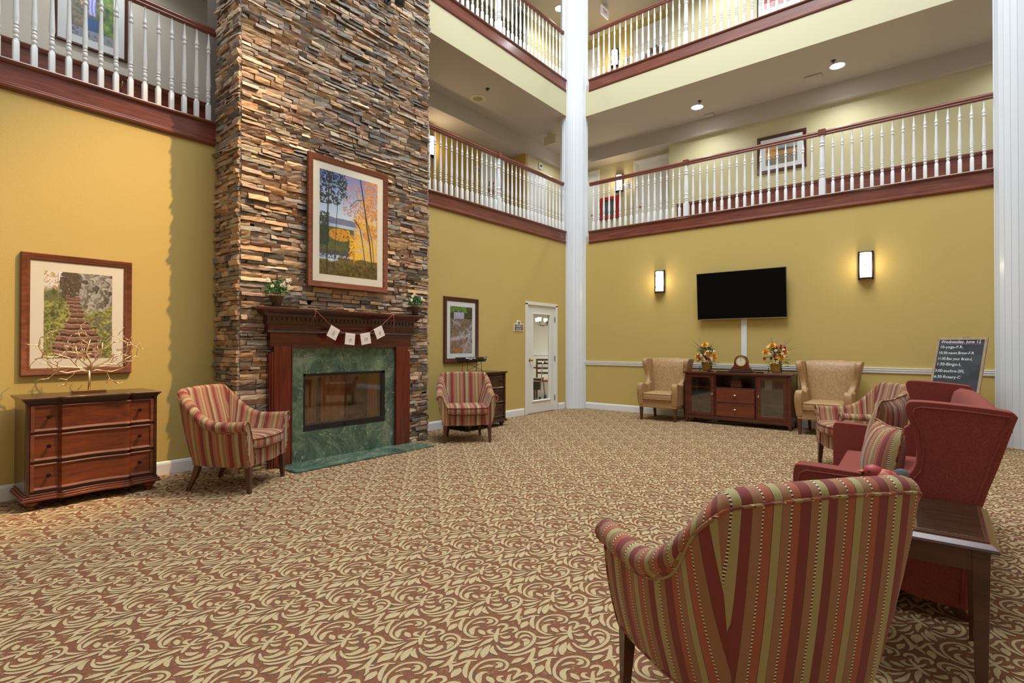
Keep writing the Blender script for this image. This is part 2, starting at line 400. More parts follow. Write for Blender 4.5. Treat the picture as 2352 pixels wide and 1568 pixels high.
def carpet_floor():
    o0 = Cpx(800, 720); strips = []
    for s in SCROLL:
        pts = [tuple(Cpx(a, b)-o0)+(w*.0080,) for a, b, w in s]
        p = catmull(pts, 3 if len(s) > 5 else 4); xy = p[:, :2]; w = np.clip(p[:, 2], .002, 1)*.5
        t = np.gradient(xy, axis=0); t /= np.linalg.norm(t, axis=1)[:, None]+1e-9
        n = np.stack([-t[:, 1], t[:, 0]], 1)
        xy = np.vstack([xy[0]-t[0]*w[0]*.8, xy, xy[-1]+t[-1]*w[-1]*.8]); n = np.vstack([n[0], n, n[-1]]); w = np.concatenate([[w[0]*.35], w, [w[-1]*.35]])
        strips.append((xy+n*w[:, None], xy-n*w[:, None]))
    a = np.array([.2445, .226]); b = np.array([.2545, -.2305])
    tv = []; tf = []; base = 0; sid = []
    for k, (L, R) in enumerate(strips):
        m = len(L); tv.append(np.hstack([L, R]).reshape(-1, 2)); sid += [k]*(2*m)
        for i in range(m-1): q = base+2*i; tf.append((q, q+1, q+3, q+2))
        base += 2*m
    tv = np.vstack(tv); tf = np.array(tf); sid = np.array(sid); fs = sid[tf[:, 0]]
    V = [np.array([[-6.1,-3.6,0],[9,-3.6,0],[9,9.6,0],[-6.1,9.6,0]])]; Fq = [np.array([[0,1,2,3]])]; off = 4
    org = Cpx(800, 720)
    for i in range(-60, 60):
        for j in range(-60, 60):
            c = org+i*a+j*b
            if not (-6.4 < c[0] < 4.5 and .2 < c[1] < 9.8): continue
            if c[1] < 1.1 and c[0] > .2: pass
            v = tv+c
            inside = (v[:, 0] > XW+.004) & (v[:, 1] < YC-.004)
            ok = np.array([inside[sid == k].all() for k in range(len(strips))]) if not inside.all() else np.ones(len(strips), bool)
            f = tf[ok[fs]]
            if not len(f): continue
            V.append(np.hstack([v, (.0012+sid*2.5e-5)[:, None]])); Fq.append(f+off); off += len(v)
    V = np.vstack(V); Fq = np.vstack(Fq)
    me = bpy.data.meshes.new('floor'); me.vertices.add(len(V)); me.vertices.foreach_set('co', V.ravel())
    me.loops.add(Fq.size); me.loops.foreach_set('vertex_index', Fq.ravel().astype(np.int32))
    me.polygons.add(len(Fq)); me.polygons.foreach_set('loop_start', np.arange(0, Fq.size, 4, dtype=np.int32))
    mi = np.ones(len(Fq), np.int32); mi[0] = 0; me.materials.append(M['carpet']); me.materials.append(M['carpet_c'])
    me.polygons.foreach_set('material_index', mi); me.update(calc_edges=True)
    # face all up
    nz = np.zeros(len(Fq)*3, np.float32); me.polygons.foreach_get('normal', nz)
    if (nz.reshape(-1, 3)[:, 2] < 0).any():
        bm = bmesh.new(); bm.from_mesh(me); bmesh.ops.reverse_faces(bm, faces=[f for f in bm.faces if f.normal.z < 0]); bm.to_mesh(me); bm.free()
    o = bpy.data.objects.new('floor', me); COL.objects.link(o); o['kind'] = 'structure'
carpet_floor()

T = .15
# lower walls
m = MB()
m.box(XW-T, XW, -3.5, XD0, 0, 3.46); m.box(XW-T, XW, XD1, 9.7, 0, 3.46); m.box(XW-T, XW, XD0, XD1, 2.115, 3.46)
structure('wall_left', m, M['yellow'])
structure('wall_back', MB().box(XW-T, 9, YC, YC+T, 0, 3.46), M['yellow'])
# unseen walls added to close the ground floor and block low light from behind
structure('wall_added_right', MB().box(4.6, 4.75, -3.5, YC, 0, 3.46), M['yellow'])
structure('wall_added_front', MB().box(-6.2, 4.75, -3.65, -3.5, 0, 3.46), M['yellow'])
# gallery slabs: upper slab has a cream face and a ceiling below
HW = -7.95; HC = 11.62
def slab(name, z0, z1, mat):
    m = MB(); m.box(HW-.3, XW, -3, 12, z0, z1); structure(name+'_left', m, mat)
    m = MB(); m.box(XW, 9, YC, 12, z0, z1); structure(name+'_back', m, mat)
slab('ceiling_first_gallery', 3.461, 3.6, M['ceil'])
slab('ceiling_second_gallery', 6.125, 6.77, M['ceil'])
structure('wall_second_gallery_edge_left', MB().box(XW, XW+.012, -3, YC, 6.12, 6.62), M['cream'])
structure('wall_second_gallery_edge_back', MB().box(XW, 9, YC-.012, YC, 6.12, 6.62), M['cream'])
m = MB(); m.box(HW-.3, XW, -3, 12, 9.2, 9.4); structure('ceiling_top_left', m, M['ceil'])
structure('ceiling_top_back', MB().box(XW, 9, YC, 12, 9.2, 9.4), M['ceil'])
# gallery back walls, dropped ceilings
for zf, zc, nm in ((3.6, 6.125, 'first'), (6.77, 9.2, 'second')):
    m = MB(); m.box(-7.6, -7.45, -3, 4.85, zf, zc); structure('wall_%s_gallery_left' % nm, m, M['greige'])
    m = MB(); m.box(-8.1, -7.95, 4.9, 9.72, zf, zc); m.box(-8.1, -7.45, 4.85, 4.9, zf, zc); m.box(-7.95, -7.5, 9.72, 9.82, zf, zc); structure('wall_%s_gallery_recess' % nm, m, M['mustard'] if nm == 'first' else M['olive'])
    m = MB(); m.box(-7.6, -7.5, 9.82, 12, zf, zc); structure('wall_%s_gallery_corner' % nm, m, M['hall'] if nm == 'first' else M['mustard2'])
    structure('wall_%s_gallery_alcove' % nm, MB().box(-7.6, -4.66, 11.6, 11.75, zf, zc), M['hall'] if nm == 'first' else M['mustard2'])
    structure('wall_%s_gallery_back' % nm, MB().box(-4.66, 9, 11.3, 11.75, zf, zc), M['hall'])
m = MB(); m.box(-7.95, -7.39, 4.9, 11.6, 5.8, 6.13); m.box(-7.45, -7.2, -3, 4.9, 5.8, 6.13); structure('ceiling_dropped_left', m, M['ceil'])
structure('ceiling_dropped_back', MB().box(-7.39, 9, 11.17, 11.6, 5.8, 6.13), M['ceil'])
# cornices of the top gallery
def sweepx(m, prof, y, x0, x1): return m.prism([(y-d, z) for d, z in prof], x0, x1, 'x')
crown = [(0, 0), (.02, 0), (.09, .08), (.1, .12), (0, .12)]
m = MB(); sweepx(m, [(d, 9.08+z) for d, z in crown], 11.6, -7.5, -4.66); sweepx(m, [(d, 9.08+z) for d, z in crown], 11.3, -4.66, 9); structure('trim_1', m, M['cream'])
m = MB(); m.prism([(-7.95+d, 9.08+z) for d, z in crown], 4.9, 9.72, 'y'); m.prism([(-7.5+d, 9.08+z) for d, z in crown], 9.72, 11.6, 'y'); structure('trim_2', m, M['cream'])

# mahogany fascia boards
fas = [(0, 0), (.012, 0), (.016, .014), (.03, .02), (.034, .036), (.022, .05), (.022, .06), (.016, .066), (.016, .215), (.03, .222), (.042, .232), (.046, .246), (.042, .256), (0, .256)]
def fascia(name, zb, side, a0, a1):
    m = MB()
    if side == 'W': m.prism([(XW+d+.001, zb+z) for d, z in fas], a0, a1, 'y'); mt = M['mah_y']
    else: m.prism([(YC-d-.001, zb+z) for d, z in fas], a0, a1, 'x'); mt = M['mah_x']
    # the cap carries back under the balusters
    if side == 'W': m.box(XW-.09, XW+.002, a0, a1, zb+.2, zb+.255)
    else: m.box(a0, a1, YC-.002, YC+.09, zb+.2, zb+.255)
    structure(name, m, mt)
for i, (zb, tag_) in enumerate(((3.437, 'first'), (6.61, 'second'))):
    fascia('trim_%d' % (3+3*i), zb, 'W', -3, YCH0-.001); fascia('trim_%d' % (4+3*i), zb, 'W', YCH1+.001, 9.215); fascia('trim_%d' % (5+3*i), zb, 'C', -5.655, .60)

# baseboards and chair rail
bb = [(0, 0), (.016, 0), (.016, .105), (.01, .125), (.004, .132), (0, .132)]
def bbY(m, x, a0, a1): m.prism([(x+d, z) for d, z in bb], a0, a1, 'y')
m = MB(); bbY(m, XW, -3, YCH0-.01); bbY(m, XW, YCH1+.01, XD0-.06); bbY(m, XW, XD1+.06, 9.19); structure('baseboard_left', m, M['white'])
m = MB(); m.prism([(YC-d, z) for d, z in bb], -5.73, .58, 'x'); structure('baseboard_back', m, M['white'])
cr = [(0, 0), (.014, .002), (.018, .014), (.015, .024), (.016, .034), (.024, .04), (.024, .052), (.020, .058), (.028, .066), (.03, .078), (0, .082)]
m = MB(); m.prism([(YC-d, z) for d, z in bb], 1.15, 4.6, 'x'); m.prism([(YC-d, .905+z) for d, z in [(0, 0), (.02, .01), (.028, .07), (0, .082)]], 1.15, 4.6, 'x'); structure('baseboard_right', m, M['white'])
fascia('trim_11', 3.437, 'C', 1.15, 9); fascia('trim_12', 6.61, 'C', 1.15, 9)
structure('trim_9', MB().prism([(YC-d, .905+z) for d, z in cr], -5.735, .585, 'x'), M['white'])

# fluted corner columns, set diagonally
def column(name, c, nrm, label):
    n = Vector((nrm[0], nrm[1])).normalized(); t = Vector((-n.y, n.x))
    half = [(.28, -.02), (.28, .045), (.258, .052), (.258, .09), (.23, .10), (.222, .135), (.205, .14), (.20, .172), (.182, .178), (.179, .168), (.170, .170), (.167, .188), (.12, .215), (.117, .207), (.108, .209), (.105, .220), (.045, .232), (.042, .225), (.036, .225), (.033, .234)]
    pts = [(a, b) for a, b in half]+[(-a, b) for a, b in half[::-1]]
    pts += [(-.28, -.13), (-.22, -.21), (-.1, -.25), (.1, -.25), (.22, -.21), (.28, -.13)]
    poly = [(c[0]+t.x*a+n.x*b, c[1]+t.y*a+n.y*b) for a, b in pts]
    o = MB().prism(poly, 0, 10.2).build(name, M['whitecol']); o['kind'] = 'structure'; return o
column('column', (-6.0, 9.495), (.735, -.68), '')
column('column', (.845, 9.5), (-.60, -.80), '')

# ------------------------------------------------------------------ stone chimney breast
def chimney():
    pal = [(194,152,106),(180,140,100),(160,130,104),(140,116,98),(116,102,92),(94,86,82),(210,178,136),(200,158,100),(160,152,132),(134,130,124),(184,146,116),(214,188,150),(150,108,84),(172,146,118),(190,138,84),(126,112,102)]
    pal = [np.array(srgb(*p)[:3]) for p in pal]; pal = [p*.72+p.mean()*.28+.015 for p in pal]
    V = []; F = []; C = []
    r = random.Random(11)
    def stone(P0, U, N, u0, u1, z0, z1, d):
        # P0 origin on the face, U along, N outward; a rough faced block
        nu = max(2, int((u1-u0)/.05)); nv = 2
        base = len(V); col = pal[r.randrange(len(pal))]*r.uniform(.82, 1.12); col2 = pal[r.randrange(len(pal))]
        g = .0025
        slope = r.uniform(-.012, .012); s2 = r.uniform(-.01, .01)
        for j in range(nv+1):
            for i in range(nu+1):
                fu = i/nu; fv = j/nv
                e = d+slope*(fv-.5)*2+s2*(fu-.5)*2+r.uniform(-.004, .004)
                if j in (0, nv): e -= r.uniform(0, .005)
                u = u0+g+(u1-u0-2*g)*fu+(r.uniform(-.008, .008) if 0 < i < nu else 0); z = z0+g+(z1-z0-2*g)*fv
                if j in (0, nv) and 0 < i < nu: z += r.uniform(-.003, .003)
                p = P0+U*u+N*max(.004, e); V.append((p.x, p.y, z))
                k = r.uniform(.9, 1.1)
                w = max(0, min(1, .2+r.uniform(-.3, .4))); C.append(tuple((col*(1-w*.45)+col2*w*.45)*k)+(1,))
        for j in range(nv):
            for i in range(nu):
                a = base+j*(nu+1)+i; F.append((a, a+1, a+nu+2, a+nu+1))
        # rim back to the wall
        ring = [base+i for i in range(nu+1)]+[base+j*(nu+1)+nu for j in range(1, nv+1)]+[base+nv*(nu+1)+i for i in range(nu-1, -1, -1)]+[base+j*(nu+1) for j in range(nv-1, 0, -1)]
        b2 = len(V)
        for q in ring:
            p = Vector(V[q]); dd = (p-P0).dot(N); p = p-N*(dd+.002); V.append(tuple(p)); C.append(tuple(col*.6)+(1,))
        m = len(ring)
        for i in range(m): F.append((ring[i], b2+i, b2+(i+1) % m, ring[(i+1) % m]))
    def face(P0, U, N, L, ztop, holes, ends=0):
        z = 0.0
        while z < ztop:
            h = r.choice((.03, .036, .042, .046, .052, .06)); u = -ends*0
            rowd = r.uniform(.012, .03)
            while u < L-.001:
                l = r.choice((.07, .10, .13, .17, .21, .25, .31)); 
                if L-(u+l) < .06: l = L-u
                uu0, uu1 = u, u+l; u += l
                skip = False
                for (a, b, c, d_) in holes:
                    if uu1 > a and uu0 < b and z+h > c and z < d_:
                        if uu0 < a-.02: uu1 = min(uu1, a)
                        elif uu1 > b+.02: uu0 = max(uu0, b)
                        else: skip = True
                if skip or uu1-uu0 < .015: continue
                d = rowd+r.choice((0, .005, .009, .014, .022, -.005))*r.uniform(.6, 1.1)
                stone(P0, U, N, uu0, uu1, z, z+h, max(.006, d))
            z += h
    core = XCH-.03
    yh = .035
    face(Vector((core, YCH0+yh, 0)), Vector((0, 1, 0)), Vector((1, 0, 0)), YCH1-YCH0-2*yh, 8.8, [(2.78-YCH0-yh, 4.43-YCH0-yh, 0, 1.35)])
    face(Vector((core+.025, YCH0+yh, 0)), Vector((-1, 0, 0)), Vector((0, -1, 0)), core+.025-XW, 8.8, [])
    face(Vector((XW, YCH1-yh, 0)), Vector((1, 0, 0)), Vector((0, 1, 0)), core+.02-XW, 8.8, [])
    n = len(V)
    m = MB(); m.v = V; m.f = F; m.m = [0]*len(F)
    m.mi = 1
    m.box(XW-.3, core+.004, YCH0+yh-.004, 3.00, 0, 9.2); m.box(XW-.3, core+.004, 4.30, YCH1-yh+.004, 0, 9.2); m.box(XW-.3, core+.004, 3.0, 4.3, 1.1, 9.2)
    me_cols = C+[tuple(srgb(92, 76, 62))]*(len(m.v)-n)
    o = m.build('chimney_breast', [vcol('stacked_ledgestone', .75, 0, .55), paint('chimney_backing', srgb(84, 72, 60), .9)])
    ca = o.data.color_attributes.new('Col', 'FLOAT_COLOR', 'POINT'); ca.data.foreach_set('color', np.array(me_cols, np.float32).ravel())
    tag(o, 'tall chimney breast faced with stacked brown and grey ledgestone', 'chimney breast', kind='structure')
chimney()

# ------------------------------------------------------------------ balustrades
bal_prof = [(.0165, .19), (.02, .198), (.0165, .206), (.014, .214), (.019, .222), (.0215, .232), (.019, .242), (.0155, .25), (.0215, .258), (.0225, .275), (.0205, .29), (.0155, .297), (.0215, .306), (.0205, .314), (.0145, .322), (.0145, .33), (.0205, .337), (.0195, .343), (.0175, .35), (.0225, .385), (.0225, .41), (.0205, .46), (.0175, .56), (.0148, .66), (.0135, .735), (.0195, .742), (.0205, .752), (.0195, .762), (.0145, .77), (.0145, .778), (.0195, .785), (.0205, .795), (.0195, .805), (.0155, .818), (.013, .84), (.0095, .90), (.008, .955)]
def block(m, h, z0, z1, ch=.012, top=.012):
    c = ch*.55
    def ring(hh, z): return [(hh-c, -hh, z), (hh, -hh+c, z), (hh, hh-c, z), (hh-c, hh, z), (-hh+c, hh, z), (-hh, hh-c, z), (-hh, -hh+c, z), (-hh+c, -hh, z)]
    vs = ring(h, z0)+ring(h, z1-top)+ring(h*.72, z1)
    fs = [tuple(range(8))[::-1], tuple(range(16, 24))]
    for k in (0, 8):
        fs += [(k+i, k+(i+1) % 8, k+8+(i+1) % 8, k+8+i) for i in range(8)]
    m.add(vs, fs)
def baluster_mesh():
    m = MB(); block(m, .0225, 0, .198); m.lathe(bal_prof, 12); return m
newel_prof = [(.036, .25), (.042, .262), (.036, .274), (.032, .282), (.042, .292), (.042, .302), (.034, .31), (.043, .322), (.045, .345), (.041, .365), (.033, .372), (.042, .382), (.034, .392), (.034, .402), (.042, .412), (.036, .425), (.038, .45), (.041, .49), (.04, .56), (.035, .68), (.031, .775), (.041, .785), (.041, .8), (.033, .81), (.033, .822), (.041, .832), (.041, .846), (.032, .858), (.034, .9), (.032, .955)]
def newel_mesh():
    m = MB(); block(m, .045, 0, .255, .015, .012); m.lathe(newel_prof, 16); return m
bal0 = baluster_mesh().build('baluster', M['white'], smooth=35); new0 = newel_mesh().build('newel_post', M['white'], smooth=35)
rail_prof = [(-.018, 0), (.018, 0), (.03, .012), (.024, .024), (.034, .042), (.034, .056), (.024, .07), (.01, .078), (-.01, .078), (-.024, .07), (-.034, .056), (-.034, .042), (-.024, .024), (-.03, .012)]
def balustrade(zc, side, a0, a1, bal, newels, label, zr=.955):
    if side == 'W': root = empty('balustrade', (XW-.03, 0, zc), PI/2, label, 'balustrade', 'turned white balustrades of the galleries')
    else: root = empty('balustrade', (0, YC+.03, zc), 0, label, 'balustrade', 'turned white balustrades of the galleries')
    m = MB(); m.prism([(d, zr+z) for d, z in rail_prof], a0, a1, 'x')
    for q in newels: m.box(q-.052, q+.052, -.05, .05, zr+.005, zr+.09)
    for e in ([a0] if a0 > -6 and side == 'C' else [])+([a1] if a1 > 9 else []):
        pass
    m.build('handrail', M['mah_x'], root, bevel=.004)
    for q in bal:
        c = bal0.copy(); COL.objects.link(c); c.parent = root; c.location = (q, 0, 0)
    for q in newels:
        c = new0.copy(); COL.objects.link(c); c.parent = root; c.location = (q, 0, 0)
        c['label'] = 'thick turned newel post'
    return root
k = 6.085/6.055
wl = [(.788+.1162*i)*k for i in range(-9, 14)]
wr = [(7.0-.1205*i+.003)*1.0 for i in range(0, 17)]+[7.225+.1205*i for i in range(0, 17)]
wr = [q+.025 for q in wr if q < 9.2]
wl = [q for q in wl if q < YCH0-.05]
cb = [-5.575+.1225*i for i in range(16)]+[-3.61+.128*(i+1) for i in range(16)]+[-1.42+.1262*(i+1)+.02 for i in range(15)]
cb = [q for q in cb if q < .53]
balustrade(3.692, 'W', -3, YCH0+.02, wl, [], 'white turned balustrade with mahogany rail left of the chimney breast')
balustrade(3.692, 'W', YCH1-.02, 9.19, wr, [7.11], 'first-floor white balustrade between chimney breast and corner column')
balustrade(3.692, 'C', -5.66, .60, cb, [-3.61, -1.42], 'long first-floor white balustrade above the television wall')
balustrade(6.865, 'W', YCH1-.02, 9.19, wr, [7.11], 'second-floor white balustrade between chimney breast and corner column')
balustrade(6.865, 'C', -5.66, .60, cb, [-3.61, -1.42], 'second-floor white balustrade crossing the top edge above the television wall')
bpy.data.objects.remove(bal0); bpy.data.objects.remove(new0)

# ------------------------------------------------------------------ wall handrails on the galleries
def wallrail(loc, rz, a0, a1, hooks, label):
    root = empty('wall_handrail', loc, rz, label, 'handrail')
    m = MB(); m.box(a0, a1, -.02, 0, -.27, -.02); m.prism([(-.06, -.03), (-.02, -.055), (0, -.055), (0, 0), (-.055, 0), (-.066, -.012)], a0, a1, 'x')
    m.build('rail_board', M['mah_x'], root, bevel=.003)
    for q in hooks:
        MB().tube([(q, -.02, -.07), (q, -.05, -.12), (q, -.08, -.16), (q+.01, -.09, -.12), (q+.01, -.085, -.08)], .007).build('bracket', M['brass'], root, smooth=180)
wallrail((0, 11.3, 4.43), 0, -4.47, 1.5, [-2.31, -.39], 'dark wood handrail board on the gallery wall below the small landscape')
wallrail((-7.45, 0, 4.46), PI/2, -2.9, 4.4, [1.86], 'dark wood handrail board on the gallery wall left of the chimney')
# ------------------------------------------------------------------ pictures: painted with noise on a fine grid
def vnoise(h, w, s, seed):
    r = np.random.default_rng(seed); gy, gx = int(h/s)+3, int(w/s)+3; g = r.random((gy, gx))
    y = np.arange(h)/s; x = np.arange(w)/s; yi = y.astype(int); xi = x.astype(int); fy = (y-yi)[:, None]; fx = (x-xi)[None]
    fy = fy*fy*(3-2*fy); fx = fx*fx*(3-2*fx)
    a = g[yi][:, xi]; b = g[yi][:, xi+1]; c = g[yi+1][:, xi]; d = g[yi+1][:, xi+1]
    return (a*(1-fx)+b*fx)*(1-fy)+(c*(1-fx)+d*fx)*fy
def fbm(h, w, s, seed, o=4):
    t = 0; n = 0; k = 1
    for i in range(o):
        if s < 1: break
        t = t+vnoise(h, w, s, seed+i)*k; n += k; k *= .55; s /= 2
    return t/n
def rgb(*c): return np.array(srgb(*c)[:3])
def over(I, m, c):
    m = np.clip(m, 0, 1)[..., None]; c = np.asarray(c); return I*(1-m)+(c if c.ndim == 3 else c[None, None])*m
def mix2(n, a, b):
    n = np.clip(n, 0, 1)[..., None]; return a*(1-n)+b*n
def stroke(S, pts, w, X, Y):
    m = np.zeros_like(X)
    for (x0, y0), (x1, y1) in zip(pts[:-1], pts[1:]):
        dx, dy = x1-x0, y1-y0; t = np.clip(((X-x0)*dx+(Y-y0)*dy)/(dx*dx+dy*dy+1e-9), 0, 1)
        d = np.hypot(X-x0-dx*t, (Y-y0-dy*t)); m = np.maximum(m, np.clip(1.5-d/w, 0, 1))
    return m
def grid(h, w): return np.meshgrid(np.linspace(0, 1, w), np.linspace(0, 1, h))   # X, Y (0 = top)
def art_steps(h, w):
    X, Y = grid(h, w); n = fbm(h, w, 24, 1); f = fbm(h, w, 5, 5, 3)
    I = mix2(n*1.2-.1, rgb(90, 92, 52), rgb(176, 172, 96)); I = mix2(f*1.8-.4, I*.35, I*1.2)
    I = over(I, (X < .3)*(Y < .35)*np.clip(3-Y*12, 0, 1)*(n > .3), rgb(232, 226, 232))
    I = over(I, (X < .34)*(Y > .16)*(Y < .42)*(f > .48)*.85, rgb(96, 106, 72)); I = over(I, (X < .2)*(Y < .22)*(f > .55), rgb(196, 168, 96))
    # pale cliff to the right
    rk = (X > .26+.2*np.clip(Y-.2, 0, 1)+.05*(n-.5))*(Y < .5-.25*(X-.6)**2*4+.08*(n-.5)); s = fbm(h, w, 16, 9)
    st = np.sin((X*30+Y*10+s*16)); c = mix2(st*.35+s*.9, rgb(70, 64, 54), rgb(196, 190, 184)); I = over(I, rk*1.0, c)
    I = over(I, (np.hypot((X-.36)/.15, (Y-.12)/.2) < .55+.9*n)*(f > .3), mix2(f*1.3-.2, rgb(36, 28, 22), rgb(120, 96, 76)))
    # leafy banks
    g = (f > .52)*((X < .33-.15*Y+.06)*(Y > .34)+(X > .62)*(Y > .42)); I = over(I, g*.8, mix2(n, rgb(96, 112, 54), rgb(206, 206, 110)))
    I = over(I, (X > .56)*(Y > .5)*(Y < .8)*(fbm(h, w, 12, 30) > .5), mix2(f, rgb(66, 62, 48), rgb(150, 146, 124)))
    # steps
    cx = .42+.10*np.sin((Y-.3)*4)*.5+.03*(n-.5)+.06*(Y-.6); hw = .07+.10*np.clip((Y-.3)/.25, 0, 1)+.20*np.clip((Y-.5)/.35, 0, 1)+.10*(vnoise(h, w, 18, 77)-.5)
    path = (np.abs(X-cx-.03*(n-.5)) < hw)*(Y > .28); d = np.clip((Y-.28), 1e-3, 1)**.62; ph = (d*15+.4*(n-.5)+((X-cx)*1.6)**2) % 1
    c = mix2(f*1.2-.1, rgb(96, 64, 52), rgb(170, 124, 104)); c = mix2((ph < .34)*.85, c, rgb(44, 28, 24)); c = mix2((ph > .34)*(ph < .5)*.6, c, rgb(206, 168, 148))
    I = over(I, path*1.0, c); I = over(I, path*(Y > .8)*(f > .6)*.8, rgb(196, 156, 140)); I = over(I, (np.abs(X-cx) > hw-.05)*(np.abs(X-cx) < hw+.06)*(Y > .38)*(f > .5)*.9, mix2(n*1.3-.1, rgb(84, 92, 44), rgb(190, 194, 104)))
    I = over(I, stroke(I, [(.19, .02), (.2, .3)], .006, X, Y)*.8, rgb(150, 136, 120))
    return I
def art_autumn(h, w):
    X, Y = grid(h, w); n = fbm(h, w, 20, 41); f = fbm(h, w, 4, 45, 3); b = fbm(h, w, 40, 47)
    I = mix2(Y*2.0, rgb(92, 132, 214), rgb(214, 228, 240))
    I = over(I, (Y > .43+.05*X*0+.02*n)*1.0, mix2(n, rgb(96, 108, 140), rgb(140, 146, 166)))
    I = over(I, (Y > .5), mix2(n, rgb(150, 176, 208), rgb(206, 220, 236)))
    I = over(I, (Y > .53)*(X < .55-.8*(Y-.53)*0+.06*n)*(Y < .8)*1.0, mix2(f, rgb(52, 68, 44), rgb(120, 116, 60)))
    I = over(I, (np.hypot((X-.34)/.2, (Y-.6)/.06) < 1)*(f > .35), rgb(216, 150, 44))
    # golden wood at right
    g = (X+.35*(n-.5) > .62-.25*np.clip(Y-.35, 0, 1)*1.6+.45*np.clip(.42-Y, 0, 1))*(Y < .9)
    I = over(I, g*np.clip(.35+f*1.5, 0, 1)*(f > .38), mix2(n*1.5-.3+.35*(Y > .5)*0, rgb(206, 122, 44), rgb(250, 196, 60)))
    I = over(I, (X > .38)*(Y < .4)*(f > .53)*.85, mix2(n, rgb(206, 140, 84), rgb(176, 110, 90)))
    I = over(I, (X > .5)*(Y > .62)*(Y < .86)*(f > .4), mix2(f, rgb(226, 150, 20), rgb(255, 214, 70)))
    # ground
    I = over(I, (Y > .82+.05*(n-.5)+.04*(X < .3)), mix2(f*1.4-.2+.3*(Y < .88), rgb(38, 36, 22), rgb(128, 108, 44)))
    I = over(I, (Y > .76)*(Y < .84)*(X < .5)*(f > .5), rgb(70, 66, 96))
    for p, wd in (([(.16, .0), (.14, .25), (.12, .5), (.12, .98)], .011), ([(.3, .2), (.27, .5), (.23, .98)], .005), ([(.68, .0), (.74, .2), (.8, .45), (.86, .65), (.9, .88)], .011), ([(.8, .4), (.9, .6), (.94, .85)], .006), ([(.58, .42), (.68, .5), (.74, .7), (.78, .87)], .007), ([(.74, .2), (.62, .22), (.5, .3)], .004), ([(.55, .75), (.58, .84)], .012)):
        I = over(I, stroke(I, p, wd, X, Y), rgb(60, 50, 44) if wd < .0115 else rgb(200, 140, 50))
    I = over(I, (np.hypot((X-.14)/.3, (Y-.12)/.2) < 1.05+.5*(n-.5))*(f > .44), rgb(44, 42, 26))
    I = over(I, (X < .16+.1*(n-.5))*(Y > .4)*(Y < .72)*(f > .36), rgb(52, 64, 44))
    return I
def art_falls(h, w):
    X, Y = grid(h, w); n = fbm(h, w, 14, 61); f = fbm(h, w, 4, 65, 3); b = fbm(h, w, 26, 67)
    I = mix2(f*1.4-.2, rgb(34, 34, 20), rgb(96, 92, 50)); I = over(I, (Y < .13)*(X < .75)*(f > .4), rgb(110, 150, 70))
    I = over(I, (X > .17)*(X < .62)*(Y > .12)*(Y < .27), mix2(np.sin(X*90+n*6)*.5+.5, rgb(130, 126, 156), rgb(216, 214, 236)))
    lo = (Y > .26); I = over(I, lo*1.0, mix2(f*1.5-.25, rgb(74, 62, 54), rgb(162, 138, 118)))
    I = over(I, lo*(b > .56)*1.0, mix2(f, rgb(120, 112, 112), rgb(184, 178, 180)))
    band = np.abs(np.sin((Y*7+n*2.4+X*1.2))); I = over(I, lo*(band < .18)*(Y < .75)*(f > .4)*.8, rgb(176, 172, 182))
    I = over(I, lo*(Y > .6)*(fbm(h, w, 12, 71) > .58), rgb(176, 118, 66)); I = over(I, stroke(I, [(.95, .62), (.75, .8), (.6, .98)], .06, X, Y)*(f > .38)*.7, rgb(180, 176, 190))
    I = over(I, stroke(I, [(.05, .7), (.5, .66), (.9, .6)], .035, X, Y)*(f > .36)*.8, rgb(190, 187, 198))
    return I
def art_green(h, w):
    X, Y = grid(h, w); n = fbm(h, w, 16, 81); f = fbm(h, w, 5, 85, 3)
    I = mix2(n*1.4-.2, rgb(66, 76, 66), rgb(168, 150, 122)); st = np.sin(Y*60+n*14); I = mix2((st > .4)*.35, I, rgb(60, 60, 64))
    I = over(I, (X > .62)*(f > .38), mix2(n*1.5-.3, rgb(40, 78, 46), rgb(158, 198, 74)))
    I = over(I, (X > .42)*(X < .58)*(Y < .62), mix2(np.sin(X*80+n*5)*.5+.5, rgb(120, 124, 214), rgb(206, 208, 246)))
    I = over(I, (X > .3)*(X < .66)*(Y > .66)*(Y < .9)*(n > .35), rgb(52, 92, 146)); I = over(I, (X < .3)*(Y < .5)*(n > .5), rgb(206, 180, 146))
    I = over(I, (Y > .86)*(f > .45), rgb(146, 150, 168)); return I
def art_land(h, w):
    X, Y = grid(h, w); n = fbm(h, w, 14, 91); f = fbm(h, w, 4, 95, 3)
    I = mix2(n, rgb(150, 156, 150), rgb(176, 180, 172)); I = over(I, Y > .3+.05*n, rgb(86, 92, 80)); I = over(I, Y > .42, rgb(186, 138, 82)); I = over(I, Y > .6, mix2(f, rgb(90, 88, 70), rgb(166, 154, 134)))
    I = over(I, (X < .4)*(Y < .45)*(f > .46), rgb(216, 148, 58)); I = over(I, (X > .6)*(Y < .2)*(f > .5), rgb(210, 150, 80)); I = over(I, (X < .3)*(Y > .4)*(Y < .7)*(f > .45), rgb(226, 162, 66)); return I
def art_red(h, w):
    X, Y = grid(h, w); n = fbm(h, w, 12, 101); f = fbm(h, w, 4, 105, 3)
    I = mix2(n*1.4-.2, rgb(150, 40, 48), rgb(206, 84, 84)); I = over(I, f > .6, rgb(96, 84, 100)); I = over(I, (n > .6), rgb(226, 120, 100)); return I

